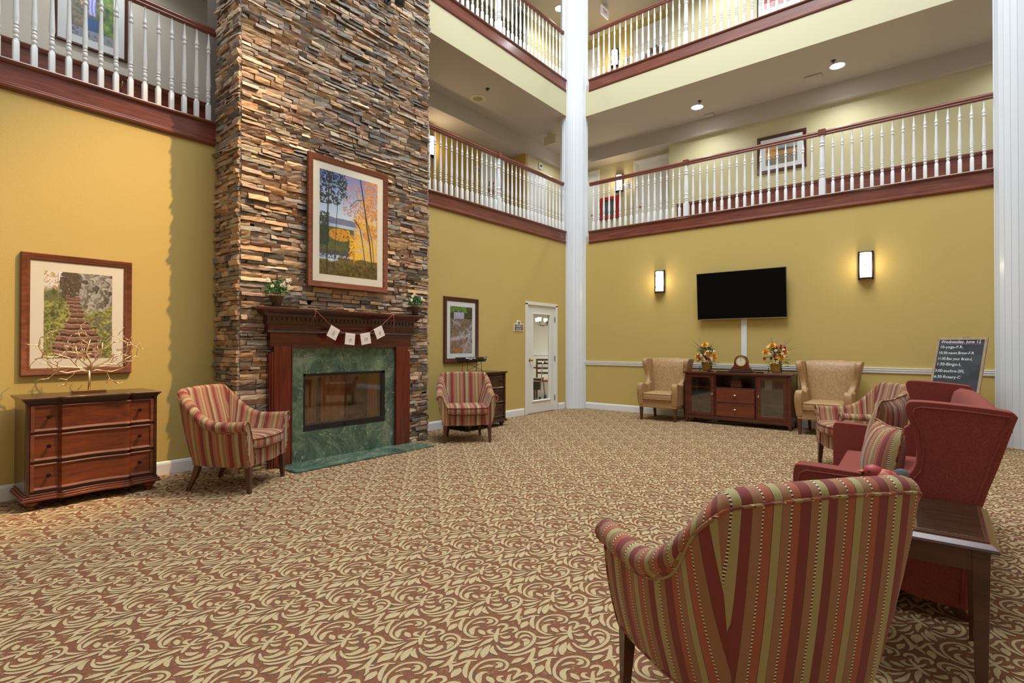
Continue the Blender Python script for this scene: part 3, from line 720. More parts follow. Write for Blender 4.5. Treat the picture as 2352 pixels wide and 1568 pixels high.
def ring(m, w, h, prof):
    """mitred frame: prof = [(inset, depth)], outer size w x h, centred, facing -Y"""
    n = len(prof); vs = []
    for sx, sz in ((-1, -1), (1, -1), (1, 1), (-1, 1)):
        for d, y in prof: vs.append((sx*(w/2-d), -y, sz*(h/2-d)))
    fs = []
    for k in range(4):
        k2 = (k+1) % 4
        for i in range(n-1): fs.append((k*n+i, k2*n+i, k2*n+i+1, k*n+i+1))
    m.add(vs, fs)
MATS_ART = {}
def picture(loc, rz, w, h, fw, mw, mh, art, res, label, fmat='frame', mat='mat', depth=.035, mh_b=None):
    root = empty('framed_picture', loc, rz, label, 'picture')
    m = MB(); ring(m, w, h, [(0, 0), (0, depth*.8), (.006, depth), (fw*.35, depth*.85), (fw*.6, depth*.6), (fw*.82, depth*.62), (fw*.86, depth*.5), (fw, depth*.48), (fw, .004)])
    m.build('frame', M[fmat], root, smooth=50)
    iw, ih = w-2*fw, h-2*fw
    MB().box(-iw/2-.002, iw/2+.002, -.012, -.008, -ih/2-.002, ih/2+.002).build('mount', M[mat], root)
    pw, ph = iw-2*mw, ih-2*mh
    ny = res; nx = max(8, int(res*pw/ph)); I = art(ny, nx)
    xs = np.linspace(-pw/2, pw/2, nx); zs = np.linspace(ph/2, -ph/2, ny); XX, ZZ = np.meshgrid(xs, zs)
    me = bpy.data.meshes.new('print'); V = np.stack([XX.ravel(), np.full(XX.size, -.0125), ZZ.ravel()], 1)
    idx = np.arange(nx*ny).reshape(ny, nx); F = np.stack([idx[:-1, :-1], idx[1:, :-1], idx[1:, 1:], idx[:-1, 1:]], -1).reshape(-1, 4)
    me.vertices.add(len(V)); me.vertices.foreach_set('co', V.ravel()); me.loops.add(F.size); me.loops.foreach_set('vertex_index', F.ravel().astype(np.int32))
    me.polygons.add(len(F)); me.polygons.foreach_set('loop_start', np.arange(0, F.size, 4, dtype=np.int32)); me.update(calc_edges=True)
    ca = me.color_attributes.new('Col', 'FLOAT_COLOR', 'POINT'); ca.data.foreach_set('color', np.concatenate([I.reshape(-1, 3), np.ones((nx*ny, 1))], 1).astype(np.float32).ravel())
    if 'art' not in M: M['art'] = vcol('picture_print', .5)
    me.materials.append(M['art']); o = bpy.data.objects.new('print', me); COL.objects.link(o); o.parent = root
    MB().box(-iw/2, iw/2, -.016, -.0145, -ih/2, ih/2).build('glass_pane', M['picglass'], root)
    return root
picture((XW, 1.224, 1.565), PI/2, .79, 1.06, .062, .09, .083, art_steps, 300, 'large framed picture of forest steps above the chest with the metal tree')
picture((XCH+.045, 3.635, 2.715), PI/2, 1.09, 1.50, .067, .083, .085, art_autumn, 330, 'tall framed picture of an autumn lake hanging on the stone chimney')
picture((XW, 6.135, 1.556), PI/2, .79, 1.055, .068, .072, .08, art_falls, 220, 'framed picture of a stepped waterfall beside the dining room door', 'frame_dark', 'mat2')
picture((-7.45, 1.60, 5.12), PI/2, .665, .97, .03, .105, .085, art_green, 180, 'framed green waterfall picture on the gallery wall at upper left', 'frame_dark', 'mat2')
picture((-2.377, 11.3, 5.103), 0, .875, .735, .062, .095, .085, art_land, 110, 'framed autumn landscape seen through the balusters of the first gallery', 'frame_dark', 'mat2')
picture((-2.41, 11.3, 8.2), 0, .80, .66, .02, .11, .13, art_red, 90, 'dark framed red picture on the top gallery wall', 'black', 'mat2')

# ------------------------------------------------------------------ fireplace
def meshmat():
    t = NT('bronze_wire_mesh'); t.base(srgb(160, 112, 76)); t.set(Roughness=.6)
    v = t.coords('Object', (1, 1, 1)); sp = t.n('SeparateXYZ'); t.l(v, sp.inputs[0])
    a = t.math('FRACT', t.math('MULTIPLY', sp.outputs[0], 160)); b = t.math('FRACT', t.math('MULTIPLY', sp.outputs[2], 160))
    t.l(t.math('MAXIMUM', t.math('GREATER_THAN', a, .68), t.math('GREATER_THAN', b, .68)), t.b.inputs['Alpha']); return t.m
FR = (XCH, 3.62, 0)
root = empty('fireplace', FR, PI/2, 'fireplace with dark mahogany mantel, green marble surround and glass-front firebox', 'fireplace')
fy = -.07
m = MB(); m.box(-1.11, 1.11, -.16, .03, 1.672, 1.70); m.prism([(0.02, 1.665), (-.152, 1.665), (-.16, 1.672), (.02, 1.672)], -1.105, 1.105, 'x'); m.build('shelf', M['mantel_x'], root, bevel=.004)
m = MB(); cv = [(.02, 1.61), (-.088, 1.61), (-.092, 1.618), (-.1, 1.63), (-.115, 1.645), (-.138, 1.657), (-.145, 1.668), (.02, 1.668)]
m.prism(cv, -1.0, 1.0, 'x')
for s in (-1, 1): m.add([(s*1.0, -.088, 1.61), (s*1.0, .02, 1.61), (s*1.06, .02, 1.667), (s*1.06, -.145, 1.667), (s*1.0, -.145, 1.667)], [(0, 1, 2, 3), (0, 3, 4)])
m.build('cove_moulding', M['mantel_x'], root, smooth=40)
m = MB(); m.box(-.985, .985, -.078, .02, 1.52, 1.612)
for i in range(37): x = -.972+i*.054; m.box(x-.013, x+.013, -.09, -.07, 1.566, 1.604)
m.build('dentil_band', M['mantel_x'], root, bevel=.0015, seg=1)
m = MB(); m.prism([(.02, 1.435), (-.074, 1.435), (-.082, 1.446), (-.076, 1.458), (-.084, 1.468), (-.092, 1.49), (-.09, 1.515), (-.082, 1.522), (.02, 1.522)], -.975, .975, 'x'); m.build('frieze', M['mantel_x'], root, smooth=40)
m = MB(); m.box(-.945, .945, fy, .02, 1.287, 1.436); m.build('top_board', M['mantel_x'], root, bevel=.003)
for s in (-1, 1):
    m = MB(); a, b = (s*.705, s*.90); m.box(a, b, fy, .02, .0, 1.288); m.box(s*.895, s*.945, fy+.018, .02, 0, 1.21); m.box(s*.9, s*.925, fy+.008, .02, 0, 1.23); m.box(s*.7, s*.712, fy-.008, .02, 0, 1.288)
    m.build('pilaster', M['mantel'], root, bevel=.003)
MB().box(-.712, .712, fy-.008, .0, 1.280, 1.292).build('inner_bead', M['mantel_x'], root, bevel=.002)

for nm, b in (('marble_slab', (-.705, -.553, 0, 1.285)), ('marble_slab', (.553, .705, 0, 1.285)), ('marble_slab', (-.5525, .5525, .985, 1.285)), ('marble_slab', (-.5525, .5525, 0, .343))):
    MB().box(b[0], b[1], -.035, .03, b[2], b[3]).build(nm, M['marble'], root, bevel=.001, seg=1)
o = MB().box(-.86, 1.02, -.45, -.0365, .0015, .021).build('hearth_slab', M['marble'], None, bevel=.003); o.location = FR; o.rotation_euler = (0, 0, PI/2)
tag(o, 'flat green marble hearth slab on the carpet before the fireplace', 'hearth')
m = MB(); m.box(-.552, -.528, -.03, .02, .345, .984); m.box(.50, .552, -.03, .02, .345, .984); m.box(-.552, .552, -.03, .02, .955, .984); m.box(-.552, .552, -.034, .02, .36, .412); m.box(-.552, .552, -.036, .0, .345, .358)
m.build('insert_frame', M['black'], root, bevel=.003)
m = MB(); m.box(-.55, .55, .40, .42, .36, .98); m.box(-.55, -.54, .02, .4, .36, .98); m.box(.54, .55, .02, .4, .36, .98); m.box(-.55, .55, .02, .4, .345, .365); m.box(-.55, .55, .02, .4, .975, .985)
m.build('firebox', paint('warm_firebrick_lining', srgb(170, 130, 96), .8), root)
for a, b in ((-.527, -.008), (-.004, .499)): MB().box(a, b, -.02, -.016, .412, .955).build('glass_door', clearglass('smoked_glass', (.9, .84, .78, 1), .16, .03), root)
m = MB()
for a, b in ((-.5, -.36), (-.30, .0), (.02, .06), (.34, .48)):
    n = 10
    vs = [(a+(b-a)*i/n, .03+.012*math.sin(i*2.2), z) for z in (.42, .95) for i in range(n+1)]
    m.add(vs, [(i, i+1, n+2+i, n+1+i) for i in range(n)])
m.build('mesh_curtain', meshmat(), root)
lg = wood('charred_log', srgb(44, 30, 22), srgb(116, 84, 58), .8, 'x', 2, 0)
for p0, p1, r in (((-.3, .2, .46), (.2, .25, .48), .05), ((-.1, .14, .47), (.35, .2, .46), .045), ((-.2, .16, .56), (.15, .27, .57), .045), ((.05, .18, .55), (.3, .25, .60), .035)):
    MB().tube([Vector(p0).lerp(Vector(p1), i/5)+Vector((0, .006*(i % 2), .005*(i % 3))) for i in range(6)], [r*(1+.1*((i*7) % 3-1)) for i in range(6)], 9).build('log', lg, root, smooth=60)
m = MB(); m.tube([(-.38, .1, .40), (.38, .1, .40)], .01); m.tube([(.36, .1, .40), (.39, .1, .44), (.39, .1, .47)], .012); m.tube([(-.36, .1, .40), (-.39, .1, .47)], .012)
for i in range(7): m.tube([(-.3+.1*i, .08, .41), (-.3+.1*i, .3, .41)], .007)
m.build('grate', M['bronze'], root, smooth=180)
m = MB()
for i in range(90): m.ball((random.uniform(-.42, .42), random.uniform(.06, .36), .372), random.uniform(.008, .018), 6, 4)
e = m.build('embers', paint('lava_rock', srgb(160, 126, 84), .9), root); e['kind'] = 'stuff'
MB().tube([(-.03, -.036, .385), (-.03, -.05, .385)], .008, 8).build('latch_knob', M['bronze'], root, smooth=60)

# garland of four cards
root = empty('letter_garland', (FR[0], FR[1], 1.3), PI/2, 'string garland of four white letter cards pinned to the mantel shelf', 'garland')
gy = -.175
cord = paint('copper_cord', srgb(150, 74, 48), .5); card = paint('ruled_card', srgb(226, 216, 212), .8); ink = paint('grey_pencil', srgb(150, 146, 146), .8)
knots = [(-.5, .394), (-.3, .225), (-.19, .17), (-.115, .142), (.01, .13), (.084, .13), (.212, .155), (.275, .194), (.387, .244), (.569, .396)]
m = MB(); m.tube([(x, gy, z) for x, z in knots], .003, 5)
for x0, z0, dz, sx in ((-.5, .394, .155, -.018), (-.5, .394, .12, .004), (.569, .396, .26, .012), (.569, .396, .2, .018)):
    m.tube([(x0, gy, z0), (x0+sx*.2+.006, gy-.003, z0-dz*.3), (x0+sx, gy, z0-dz*.65), (x0+sx*.7, gy, z0-dz)], .0022, 5)
m.build('cord', cord, root, smooth=180)
for (a, b, ch) in (((-.301, .227), (-.192, .172), 'h'), ((-.114, .144), (.012, .132), 'o'), ((.082, .133), (.214, .156), 'm'), ((.275, .194), (.388, .244), 'e')):
    ax = Vector((b[0]-a[0], b[1]-a[1])); w = ax.length; ang = math.atan2(ax.y, ax.x); c = Vector(((a[0]+b[0])/2, (a[1]+b[1])/2))
    r2 = empty('letter_card', (c.x, gy-.004, c.y), 0); r2.parent = root; r2.rotation_euler = (0, -ang, 0)
    r2.name = 'letter_card'
    m = MB(); m.box(-w/2-.002, w/2+.002, -.001, .001, -.128, .006)
    for k in range(4): m.mi = 1; m.box(-w/2, w/2, -.0016, -.001, -.03-.024*k, -.029-.024*k); m.mi = 0
    m.build('card_face', [card, ink], r2)
    text('letter', ch, .085, r2, (0, -.002, -.092), (PI/2, 0, 0), ink, .0003, 'CENTER', .3, .8)

# ------------------------------------------------------------------ sconces, downlights, ceiling devices
def make_sconce(loc, rz, label):
    root = empty('wall_sconce', loc, rz, label, 'wall lamp', 'half-round wall sconces')
    n = 14; w, h, d = .076, .19, .085
    def arc(r, dd, k=n): return [(-r*math.cos(PI*i/k), -.02-dd*math.sin(PI*i/k)) for i in range(k+1)]
    MB().prism(arc(w, d)+[(w, 0), (-w, 0)], -h, h, 'z').build('glass_shade', M['lampshade'], root, smooth=50)
    m = MB(); m.box(-.09, .09, -.02, 0, -.2, .2)
    for s in (-1, 1): m.box(s*.078, s*.098, -.036, -.004, -.213, .213)
    m.build('backplate', M['bronze'], root, bevel=.003)
    for z in (-.2, .188): MB().prism(arc(w+.012, d+.01)+[(w, 0), (-w, 0)], z, z+.012, 'z').build('band', M['bronze'], root, smooth=50)
    m = MB()
    for s in (-1, 1):
        p = []
        for i in range(13):
            t = i/12; a = PI*(.1+.8*t); p.append((s*-(w+.004)*math.cos(a), -.02-(d+.004)*math.sin(a), -.185+.37*t))
        m.tube(p, .0028, 5)
    m.ball((0, -.02-d-.006, 0), .009, 8, 5); m.build('cross_wire', M['bronze'], root, smooth=180)
    m = MB()
    for a in (-.02, 0, .02): m.ball((a, -.02-d, -.2), .004, 6, 4)
    m.build('finial', M['nickel'], root)
    return root
s0 = make_sconce((-4.103, YC, 2.524), 0, 'lit sconce left of the television')
dup(s0, (-.846, YC, 2.524), 0, 'lit sconce right of the television')
dup(s0, (-6.03, 11.6, 5.27), 0, 'lit sconce above the red cabinet on the first gallery')
dup(s0, (-7.95, 7.15, 5.31), PI/2, 'lit sconce on the first gallery just right of the chimney')
dup(s0, (-6.155, 11.6, 8.37), 0, 'lit sconce on the top gallery near the corner column')
for x, y, z, rz, e in ((-4.103, YC-.16, 2.52, 0, 4), (-.846, YC-.16, 2.52, 0, 4), (-6.03, 11.4, 5.27, 0, 5), (-7.79, 7.15, 5.31, 0, 8), (-6.155, 11.42, 8.37, 0, 6)):
    lamp('sconce_bulb', 'POINT', (x, y, z), e, (1, .78, .5), shadow_soft_size=.06)

def make_can(loc, label, z):
    root = empty('downlight', (loc[0], loc[1], z), 0, label, 'ceiling light', 'recessed downlights of the galleries')
    m = MB(); m.lathe([(.125, 0), (.128, -.006), (.11, -.008), (.106, -.002)], 24, cap=False); m.build('trim_ring', M['white'], root, smooth=60)
    MB().lathe([(.001, -.004), (.108, -.004), (.108, -.001)], 24).build('lens', M['can'], root, smooth=60)
    return root
c0 = make_can((-3.76, 10.55), 'lit downlight above the middle of the first gallery', 6.125)
dup(c0, (-1.33, 10.5, 6.125), 0, 'lit downlight at the right end of the first gallery')
dup(c0, (-6.85, 10.2, 9.2), 0, 'lit downlight in the top gallery ceiling left of the corner column')
def cone(x, y, z, e, col=(.93, .96, 1)): lamp('downlight_beam', 'SPOT', (x, y, z-.03), e, col, target=(x, y, 0), spot_size=2.5, spot_blend=.6, shadow_soft_size=.08)
for x, y, z, e in ((-3.76, 10.55, 6.125, 60), (-1.33, 10.5, 6.125, 75), (1.1, 10.5, 6.125, 50), (-6.75, 10.6, 6.125, 45), (-6.7, 1.6, 6.125, 60), (-6.85, 10.2, 9.2, 80), (-3.5, 10.5, 9.2, 80), (-.9, 10.5, 9.2, 80), (-6.8, 7.0, 9.2, 70)):
    cone(x, y, z, e)
def flatdisc(name, x, y, z, prof, mat, label, cat, group=None):
    o = MB().lathe(prof, 22).build(name, mat, None, smooth=50, loc=(x, y, z)); tag(o, label, cat, group); return o
dk = paint('sprinkler_bronze', srgb(70, 64, 58), .5)
SP = [(.04, 0), (.04, -.004), (.014, -.006), (.012, -.03), (.022, -.032), (.022, -.036), (.001, -.036)]
flatdisc('sprinkler', -6.55, 7.33, 6.125, SP, dk, 'small sprinkler head in the ceiling beside the round speaker', 'sprinkler')
flatdisc('sprinkler', -3.63, 10.32, 6.125, SP, dk, 'small sprinkler head next to the middle downlight', 'sprinkler')
flatdisc('sprinkler', -1.36, 10.27, 6.125, SP, dk, 'small sprinkler head next to the right downlight', 'sprinkler')
flatdisc('sprinkler', -6.35, 9.62, 6.125, SP, dk, 'small sprinkler head close to the corner column', 'sprinkler')
root = empty('ceiling_speaker', (-6.957, 7.507, 6.125), 0, 'round cream ceiling speaker grille between chimney and column', 'speaker')
MB().lathe([(.17, 0), (.168, -.008), (.10, -.01), (.1, -.004)], 28, cap=False).build('grille_ring', M['cream'], root, smooth=60)
MB().lathe([(.001, -.012), (.03, -.012), (.034, -.008), (.06, -.012), (.064, -.008), (.1, -.009), (.1, -.002)], 28).build('grille_cone', paint('grille_beige', srgb(160, 148, 120), .6), root, smooth=60)
for x, y, w, lb in ((-1.72, 10.68, .13, 'square white smoke detector beside the right downlight'), (-3.69, 11.05, .09, 'small square detector beside the middle downlight')):
    o = MB().box(-w, w, -w*.8, w*.8, -.03, 0).build('smoke_detector', M['ceil'], None, bevel=.008, loc=(x, y, 6.125)); tag(o, lb, 'detector')
def exit_sign(loc, rz, label, word=True, lit=False):
    root = empty('exit_sign', loc, rz, label, 'exit sign')
    m = MB(); m.box(-.16, .16, -.02, .02, -.27, -.06); m.build('sign_box', M['exit_white'] if lit else M['cream'], root, bevel=.004)
    MB().box(-.05, .05, -.02, .02, -.06, 0).build('mount', M['cream'], root)
    text('sign_text', 'EXIT', .14, root, (0, -.0215, -.215), (PI/2, 0, 0), M['redtext'], .001, 'CENTER', 0, .72)
    return root
exit_sign((-6.82, 9.75, 6.125), PI*.97, 'beige exit sign hanging from the first gallery ceiling, seen from behind')
exit_sign((-6.62, 10.6, 6.124), PI*.62, 'lit white exit sign half hidden by the corner column', lit=True)
exit_sign((-5.98, 10.75, 9.2), PI*.50, 'exit sign at the top edge right of the corner column', lit=True)
# red hose cabinets, door signs, doors on the galleries
def cabinet(loc, label):
    root = empty('fire_hose_cabinet', loc, 0, label, 'cabinet')
    m = MB(); ring(m, .51, .55, [(0, 0), (0, .05), (.01, .055), (.075, .055), (.08, .045), (.08, .01)]); m.build('cabinet_frame', M['red'], root)
    MB().box(-.18, .18, -.03, -.012, -.2, .2).build('glass_front', M['foam'], root)
    MB().box(.16, .19, -.07, -.05, -.02, .04).build('handle', M['nickel'], root, bevel=.003)
cabinet((-6.295, 11.6, 4.708), 'red framed hose cabinet on the first gallery wall')
cabinet((-6.25, 11.6, 7.82), 'red framed hose cabinet on the top gallery, mostly hidden')
signm = paint('grey_blue_sign', srgb(96, 104, 130), .5)
def doorsign(loc, rz, label, mat, lines=('DINING', 'ROOM'), w=.27, h=.155):
    root = empty('room_sign', loc, rz, label, 'sign')
    def pl(k): return [(-w/2*k, 0), (w/2*k, 0), (w/2*k, h*.66), (w*.2, h*.66*1.02), (w*.17, h*.9), (w*.08, h*1.0), (-w*.08, h*1.0), (-w*.17, h*.9), (-w*.2, h*.66*1.02), (-w/2*k, h*.66)]
    MB().prism(pl(1), -.012, 0, 'y').build('sign_border', M['white'], root)
    m = MB(); m.box(-w*.45, w*.45, -.0135, -.011, h*.07, h*.6); m.lathe([(.001, 0), (w*.1, 0), (w*.1, .0015), (.001, .0015)], 14)
    m.xf(Matrix.Translation((0, -.012, h*.76)) @ Matrix.Rotation(PI/2, 4, 'X'), 8); m.build('sign_face', mat, root)
    if lines[0] != 'DINING':
        m = MB(); m.box(-w*.3, w*.3, -.0145, -.0136, h*.40, h*.46); m.box(-w*.25, w*.25, -.0145, -.0136, h*.2, h*.27); m.build('faded_lettering', M['white'], root); lines = ()
    for i, s in enumerate(lines): text('sign_text', s, h*.24, root, (0, -.0142, h*(.37-.26*i)), (PI/2, 0, 0), M['white'], .0004, 'CENTER')
doorsign((XW, 7.648, 1.575), PI/2, 'small brown dining room name plate left of the glass door', paint('sign_brown', srgb(104, 92, 84), .5), h=.2)
doorsign((-5.84, 11.6, 5.10), 0, 'grey room name plate beside the first gallery sconce', signm, ('2ND', 'FLOOR'), .18, .2)
doorsign((-5.86, 11.6, 8.16), 0, 'grey room name plate on the top gallery wall', signm, ('3RD', 'FLOOR'), .14, .2)
doorsign((-7.95, 8.56, 5.15), PI/2, 'blue grey name plate on the left gallery wall', signm, ('2ND', 'FLOOR'), .16, .17)
def gdoor(n, loc, rz, w, h, label, knob=1, parts=None):
    root = empty('door_%d' % n, loc, rz, label, None, None, 'structure')
    m = MB(); ring(m, w+.2, h*2+.2, [(0, 0), (0, .02), (.02, .026), (.08, .018), (.1, .014), (.1, 0)])
    m.v = [v for v in m.v]; o = m.build('door_frame', M['offwhite'], root)
    MB().box(-w/2, w/2, -.006, -.001, -h, h).build('door_leaf', M['offwhite'], root)
    MB().lathe([(.012, 0), (.012, .03), (.03, .045), (.03, .06), (.01, .068)], 14).xf(Matrix.Translation((knob*(w/2-.08), -.006, -h+.98)) @ Matrix.Rotation(PI/2, 4, 'X')).build('knob', M['brass'], root, smooth=60)
    return root
gdoor(2, (-5.12, 11.6, 4.62), 0, .86, 1.01, 'white gallery door at the end of the handrail', -1)
gdoor(3, (-7.12, 11.6, 4.62), 0, .86, 1.01, 'white gallery door behind the corner column')
gdoor(4, (-5.12, 11.6, 7.77), 0, .86, 1.0, 'white top gallery door carrying a wreath', -1)
gdoor(5, (-7.1, 11.6, 7.74), 0, .86, 1.0, 'white top gallery door behind the column')
gdoor(6, (-7.95, 9.1, 4.6), PI/2, .6, 1.02, 'white door on the left gallery carrying a red and white wreath')
MB_p = MB().box(-7.5, -7.49, 9.85, 10.6, 3.6, 5.53); o = MB_p.build('door_7', M['white'], None); o['kind'] = 'structure'
def wreath(loc, rz, R, mats, label, n=70):
    root = empty('wreath', loc, rz, label, 'wreath'); 
    bs = [MB() for _ in mats]
    for i in range(n):
        a = random.uniform(0, 2*PI); q = R+random.uniform(-.05, .05); c = (q*math.cos(a), -.04+random.uniform(-.02, .02), q*math.sin(a)); b = random.choice(bs)
        t = Vector((math.cos(a+random.uniform(-1, 1)), random.uniform(-.4, .4), math.sin(a+random.uniform(-1, 1))))*.05; s = Vector((-t.z, .01, t.x))*.35; p = Vector(c)
        b.add([p-t, p+s, p+t, p-s], [(0, 1, 2, 3)])
    for b, (nm, mt) in zip(bs, mats): b.build(nm, mt, root)
    MB().tube([(R*math.cos(2*PI*i/24), -.03, R*math.sin(2*PI*i/24)) for i in range(25)], .012, 6).build('wreath_ring', M['straw'], root, smooth=180)
wreath((-5.12, 11.59, 8.05), 0, .17, (('foliage', M['leaf2']), ('dried_blossom', leafmat('dusky_petal', srgb(110, 60, 60), srgb(150, 104, 88)))), 'leafy wreath of greens and dusky flowers on the top gallery door', 160)
wreath((-7.94, 9.02, 4.9), PI/2, .12, (('ribbon', M['petal_r']), ('blossom', M['petal'])), 'red and white wreath on the left gallery door')
root = empty('strobe_alarm', (-7.5, 10.3, 5.66), PI/2, 'small white alarm strobe on the left gallery wall', 'alarm')
MB().box(-.06, .06, -.035, 0, -.07, .07).build('housing', M['white'], root, bevel=.006); MB().lathe([(.035, 0), (.03, .02), (.01, .03)], 12).xf(Matrix.Translation((0, -.035, 0)) @ Matrix.Rotation(PI/2, 4, 'X')).build('strobe_lens', M['foam'], root, smooth=60)
root = empty('ceiling_pendant', (-6.45, 10.35, 6.125), 0, 'clear flush ceiling light partly behind the corner column', 'ceiling light')
MB().lathe([(.001, -.04), (.06, -.035), (.15, -.012), (.16, 0)], 20).build('canopy', dk, root, smooth=60)
MB().lathe([(.001, -.12), (.06, -.11), (.1, -.07), (.11, -.03)], 20, cap=False).build('glass_bowl', M['glass'], root, smooth=60)

# spotlights that warm the picture and the chimney
root = empty('spotlight', (-5.47, 4.19, 5.66), PI/2, 'black spotlight head on the chimney at the top edge', 'spotlight')
m = MB().lathe([(.05, 0), (.062, .01), (.062, .14), (.04, .16)], 18); m.xf(Matrix.Translation((0, -.24, -.1)) @ Matrix.Rotation(.25, 4, 'X')); m.build('lamp_head', M['black'], root, smooth=40)
MB().tube([(0, 0, .05), (0, -.14, .06), (0, -.235, .03)], .012, 8).build('arm', M['black'], root, smooth=60); MB().lathe([(.05, 0), (.05, .02)], 16).xf(Matrix.Translation((0, 0, .05)) @ Matrix.Rotation(PI/2, 4, 'X')).build('wall_plate', M['black'], root)

# ------------------------------------------------------------------ dining room door and what shows through its pane
root = empty('door_1', (XW, 8.385, 0), PI/2, 'white dining room door with a tall glass pane', None, None, 'structure')
W2 = .505
m = MB(); 
for s in (-1, 1): m.box(s*(W2-.042), s*(W2+.03), -.018, 0, 0, 2.115)
m.box(-W2-.03, W2+.03, -.018, 0, 2.085, 2.145)
for s in (-1, 1): m.box(s*(W2-.042), s*(W2-.002), 0, .14, 0, 2.1)
m.box(-W2, W2, 0, .14, 2.095, 2.114)
m.build('door_frame', M['offwhite'], root, bevel=.004)
gx0, gx1, gz0, gz1 = -.27, .285, .245, 1.91
m = MB(); m.box(-.462, gx0, .012, .05, .012, 2.088); m.box(gx1, .462, .012, .05, .012, 2.088); m.box(gx0, gx1, .012, .05, .012, gz0); m.box(gx0, gx1, .012, .05, gz1, 2.088); m.build('door_leaf', M['offwhite'], root)
m = MB(); r_ = MB(); ring(r_, gx1-gx0+.05, gz1-gz0+.05, [(0, 0), (0, .014), (.01, .018), (.026, .01), (.03, 0)]); r_.v = [(x+(gx0+gx1)/2, y+.012, z+(gz0+gz1)/2) for x, y, z in r_.v]; r_.build('glazing_bead', M['offwhite'], root)
MB().box(gx0, gx1, .028, .032, gz0, gz1).build('glass_pane', M['glass'], root)
m = MB().lathe([(.03, 0), (.03, .006), (.012, .01), (.012, .035), (.026, .045), (.03, .058), (.02, .07), (.002, .072)], 18); m.xf(Matrix.Translation((-.375, .012, 1.03)) @ Matrix.Rotation(PI/2, 4, 'X')); m.build('knob', M['brass'], root, smooth=40)
for z in (.256, 1.047, 1.831): MB().tube([(.468, .0, z-.055), (.468, .0, z+.055)], .011, 8).build('hinge', M['hinge'], root, smooth=60)
# dining room shell
m = MB(); m.box(-13.2, XW-T, 7.2, 16, -.02, -.001); structure('floor_dining_room', m, wood('dark_plank_floor', srgb(62, 42, 32), srgb(96, 68, 50), .3, 'y', .3, .2))
m = MB(); m.box(-13.3, -13.2, 6, 16, 0, 3); structure('wall_dining_room_left', m, paint('pale_dining_wall', srgb(226, 224, 206), .6))
m = MB(); m.box(-13.2, XW-T, 15.9, 16, 0, 3); structure('wall_dining_room_back', m, paint('pale_dining_wall_b', srgb(226, 224, 206), .6))
m = MB(); m.box(-13.3, XW-T, 5, 16, 2.75, 2.8); structure('ceiling_dining_room', m, M['white'])
m = MB(); m.box(-13.2, XW-T, 6.9, 7.0, 0, 3); structure('wall_dining_room_front', m, paint('pale_dining_wall_c', srgb(226, 224, 206), .6))
m = MB(); m.box(-13.2, -13.17, 6, 16, .95, 1.03); m.box(-13.2, XW-T, 15.87, 15.9, .95, 1.03); structure('trim_10', m, M['white'])
lamp('dining_room_light', 'AREA', (-9.2, 12, 2.7), 240, (1, .97, .9), target=(-9.2, 12, 0), size=4)
root = empty('chandelier', (-8.0, 11.36, 2.75), 0, 'bronze chandelier with white shades seen through the door pane', 'chandelier')
m = MB(); m.tube([(0, 0, 0), (0, 0, -.75)], .012, 8); m.ball((0, 0, -.82), .05, 10, 6); m.build('stem', M['bronze'], root, smooth=60)
for i in range(6):
    a = i*PI/3+.3; c, s = math.cos(a), math.sin(a)
    MB().tube([(0, 0, -.8), (.12*c, .12*s, -.92), (.26*c, .26*s, -.9), (.3*c, .3*s, -.8)], .01, 6).build('arm', M['bronze'], root, smooth=60)
    MB().lathe([(.045, 0), (.055, .09)], 16, (.3*c, .3*s, -.8), cap=False).build('shade', emit('soft_lit_shade', (1, .95, .85, 1), 1.6), root, smooth=60)
tb = M['table']
root = empty('dining_table', (-8.35, 11.4, 0), .3, 'dark dining table seen through the door pane', 'table')
MB().box(-.6, .6, -.6, .6, .72, .76).build('tabletop', tb, root, bevel=.006)
for sx in (-1, 1):
    for sy in (-1, 1): MB().box(sx*.55, sx*.48, sy*.55, sy*.48, 0, .72).build('leg', tb, root)
def dchair(loc, rz, label, mt):
    root = empty('dining_chair', loc, rz, label, 'chair')
    MB().box(-.22, .22, -.22, .22, .43, .48).build('seat', mt, root, bevel=.01)
    m = MB(); m.box(-.22, -.18, .18, .22, .48, .98); m.box(.18, .22, .18, .22, .48, .98)
    for z in (.6, .72, .84, .93): m.box(-.18, .18, .19, .21, z, z+.05)
    m.build('backrest', tb, root, bevel=.004)
    for sx in (-1, 1):
        for sy in (-1, 1): MB().box(sx*.22, sx*.18, sy*.22, sy*.18, 0, .43).build('leg', tb, root)
orange = paint('orange_vinyl', srgb(196, 96, 40), .5)
dchair((-7.55, 10.55, 0), .5, 'dark wooden dining chair with orange seat behind the door pane', orange)
dchair((-7.95, 10.1, 0), 2.6, 'dark dining chair nearest the glass door', M['table'])
root = empty('rollator', (-7.28, 9.75, 0), .4, 'silver wheeled walker standing behind the glass door', 'walker')
for s in (-1, 1):
    MB().tube([(s*.22, -.25, .08), (s*.22, -.1, .5), (s*.22, .0, .88), (s*.22, .12, .93)], .012, 7).build('side_frame', M['nickel'], root, smooth=60)
    MB().tube([(s*.22, .28, .08), (s*.22, .05, .6)], .012, 7).build('rear_frame', M['nickel'], root, smooth=60)
    for y in (-.25, .28): MB().lathe([(.02, -.015), (.08, -.015), (.08, .015), (.02, .015)], 18).xf(Matrix.Translation((s*.22, y, .081)) @ Matrix.Rotation(PI/2, 4, 'Y')).build('wheel', M['plastic'], root, smooth=40)
    MB().tube([(s*.22, .12, .93), (s*.22, .26, .93)], .02, 8).build('hand_grip', M['plastic'], root, smooth=60)
MB().box(-.21, .21, -.08, .16, .52, .56).build('seat', M['plastic'], root, bevel=.01)
MB().box(-.2, .2, -.2, -.08, .3, .5).build('basket', M['plastic'], root, bevel=.02)
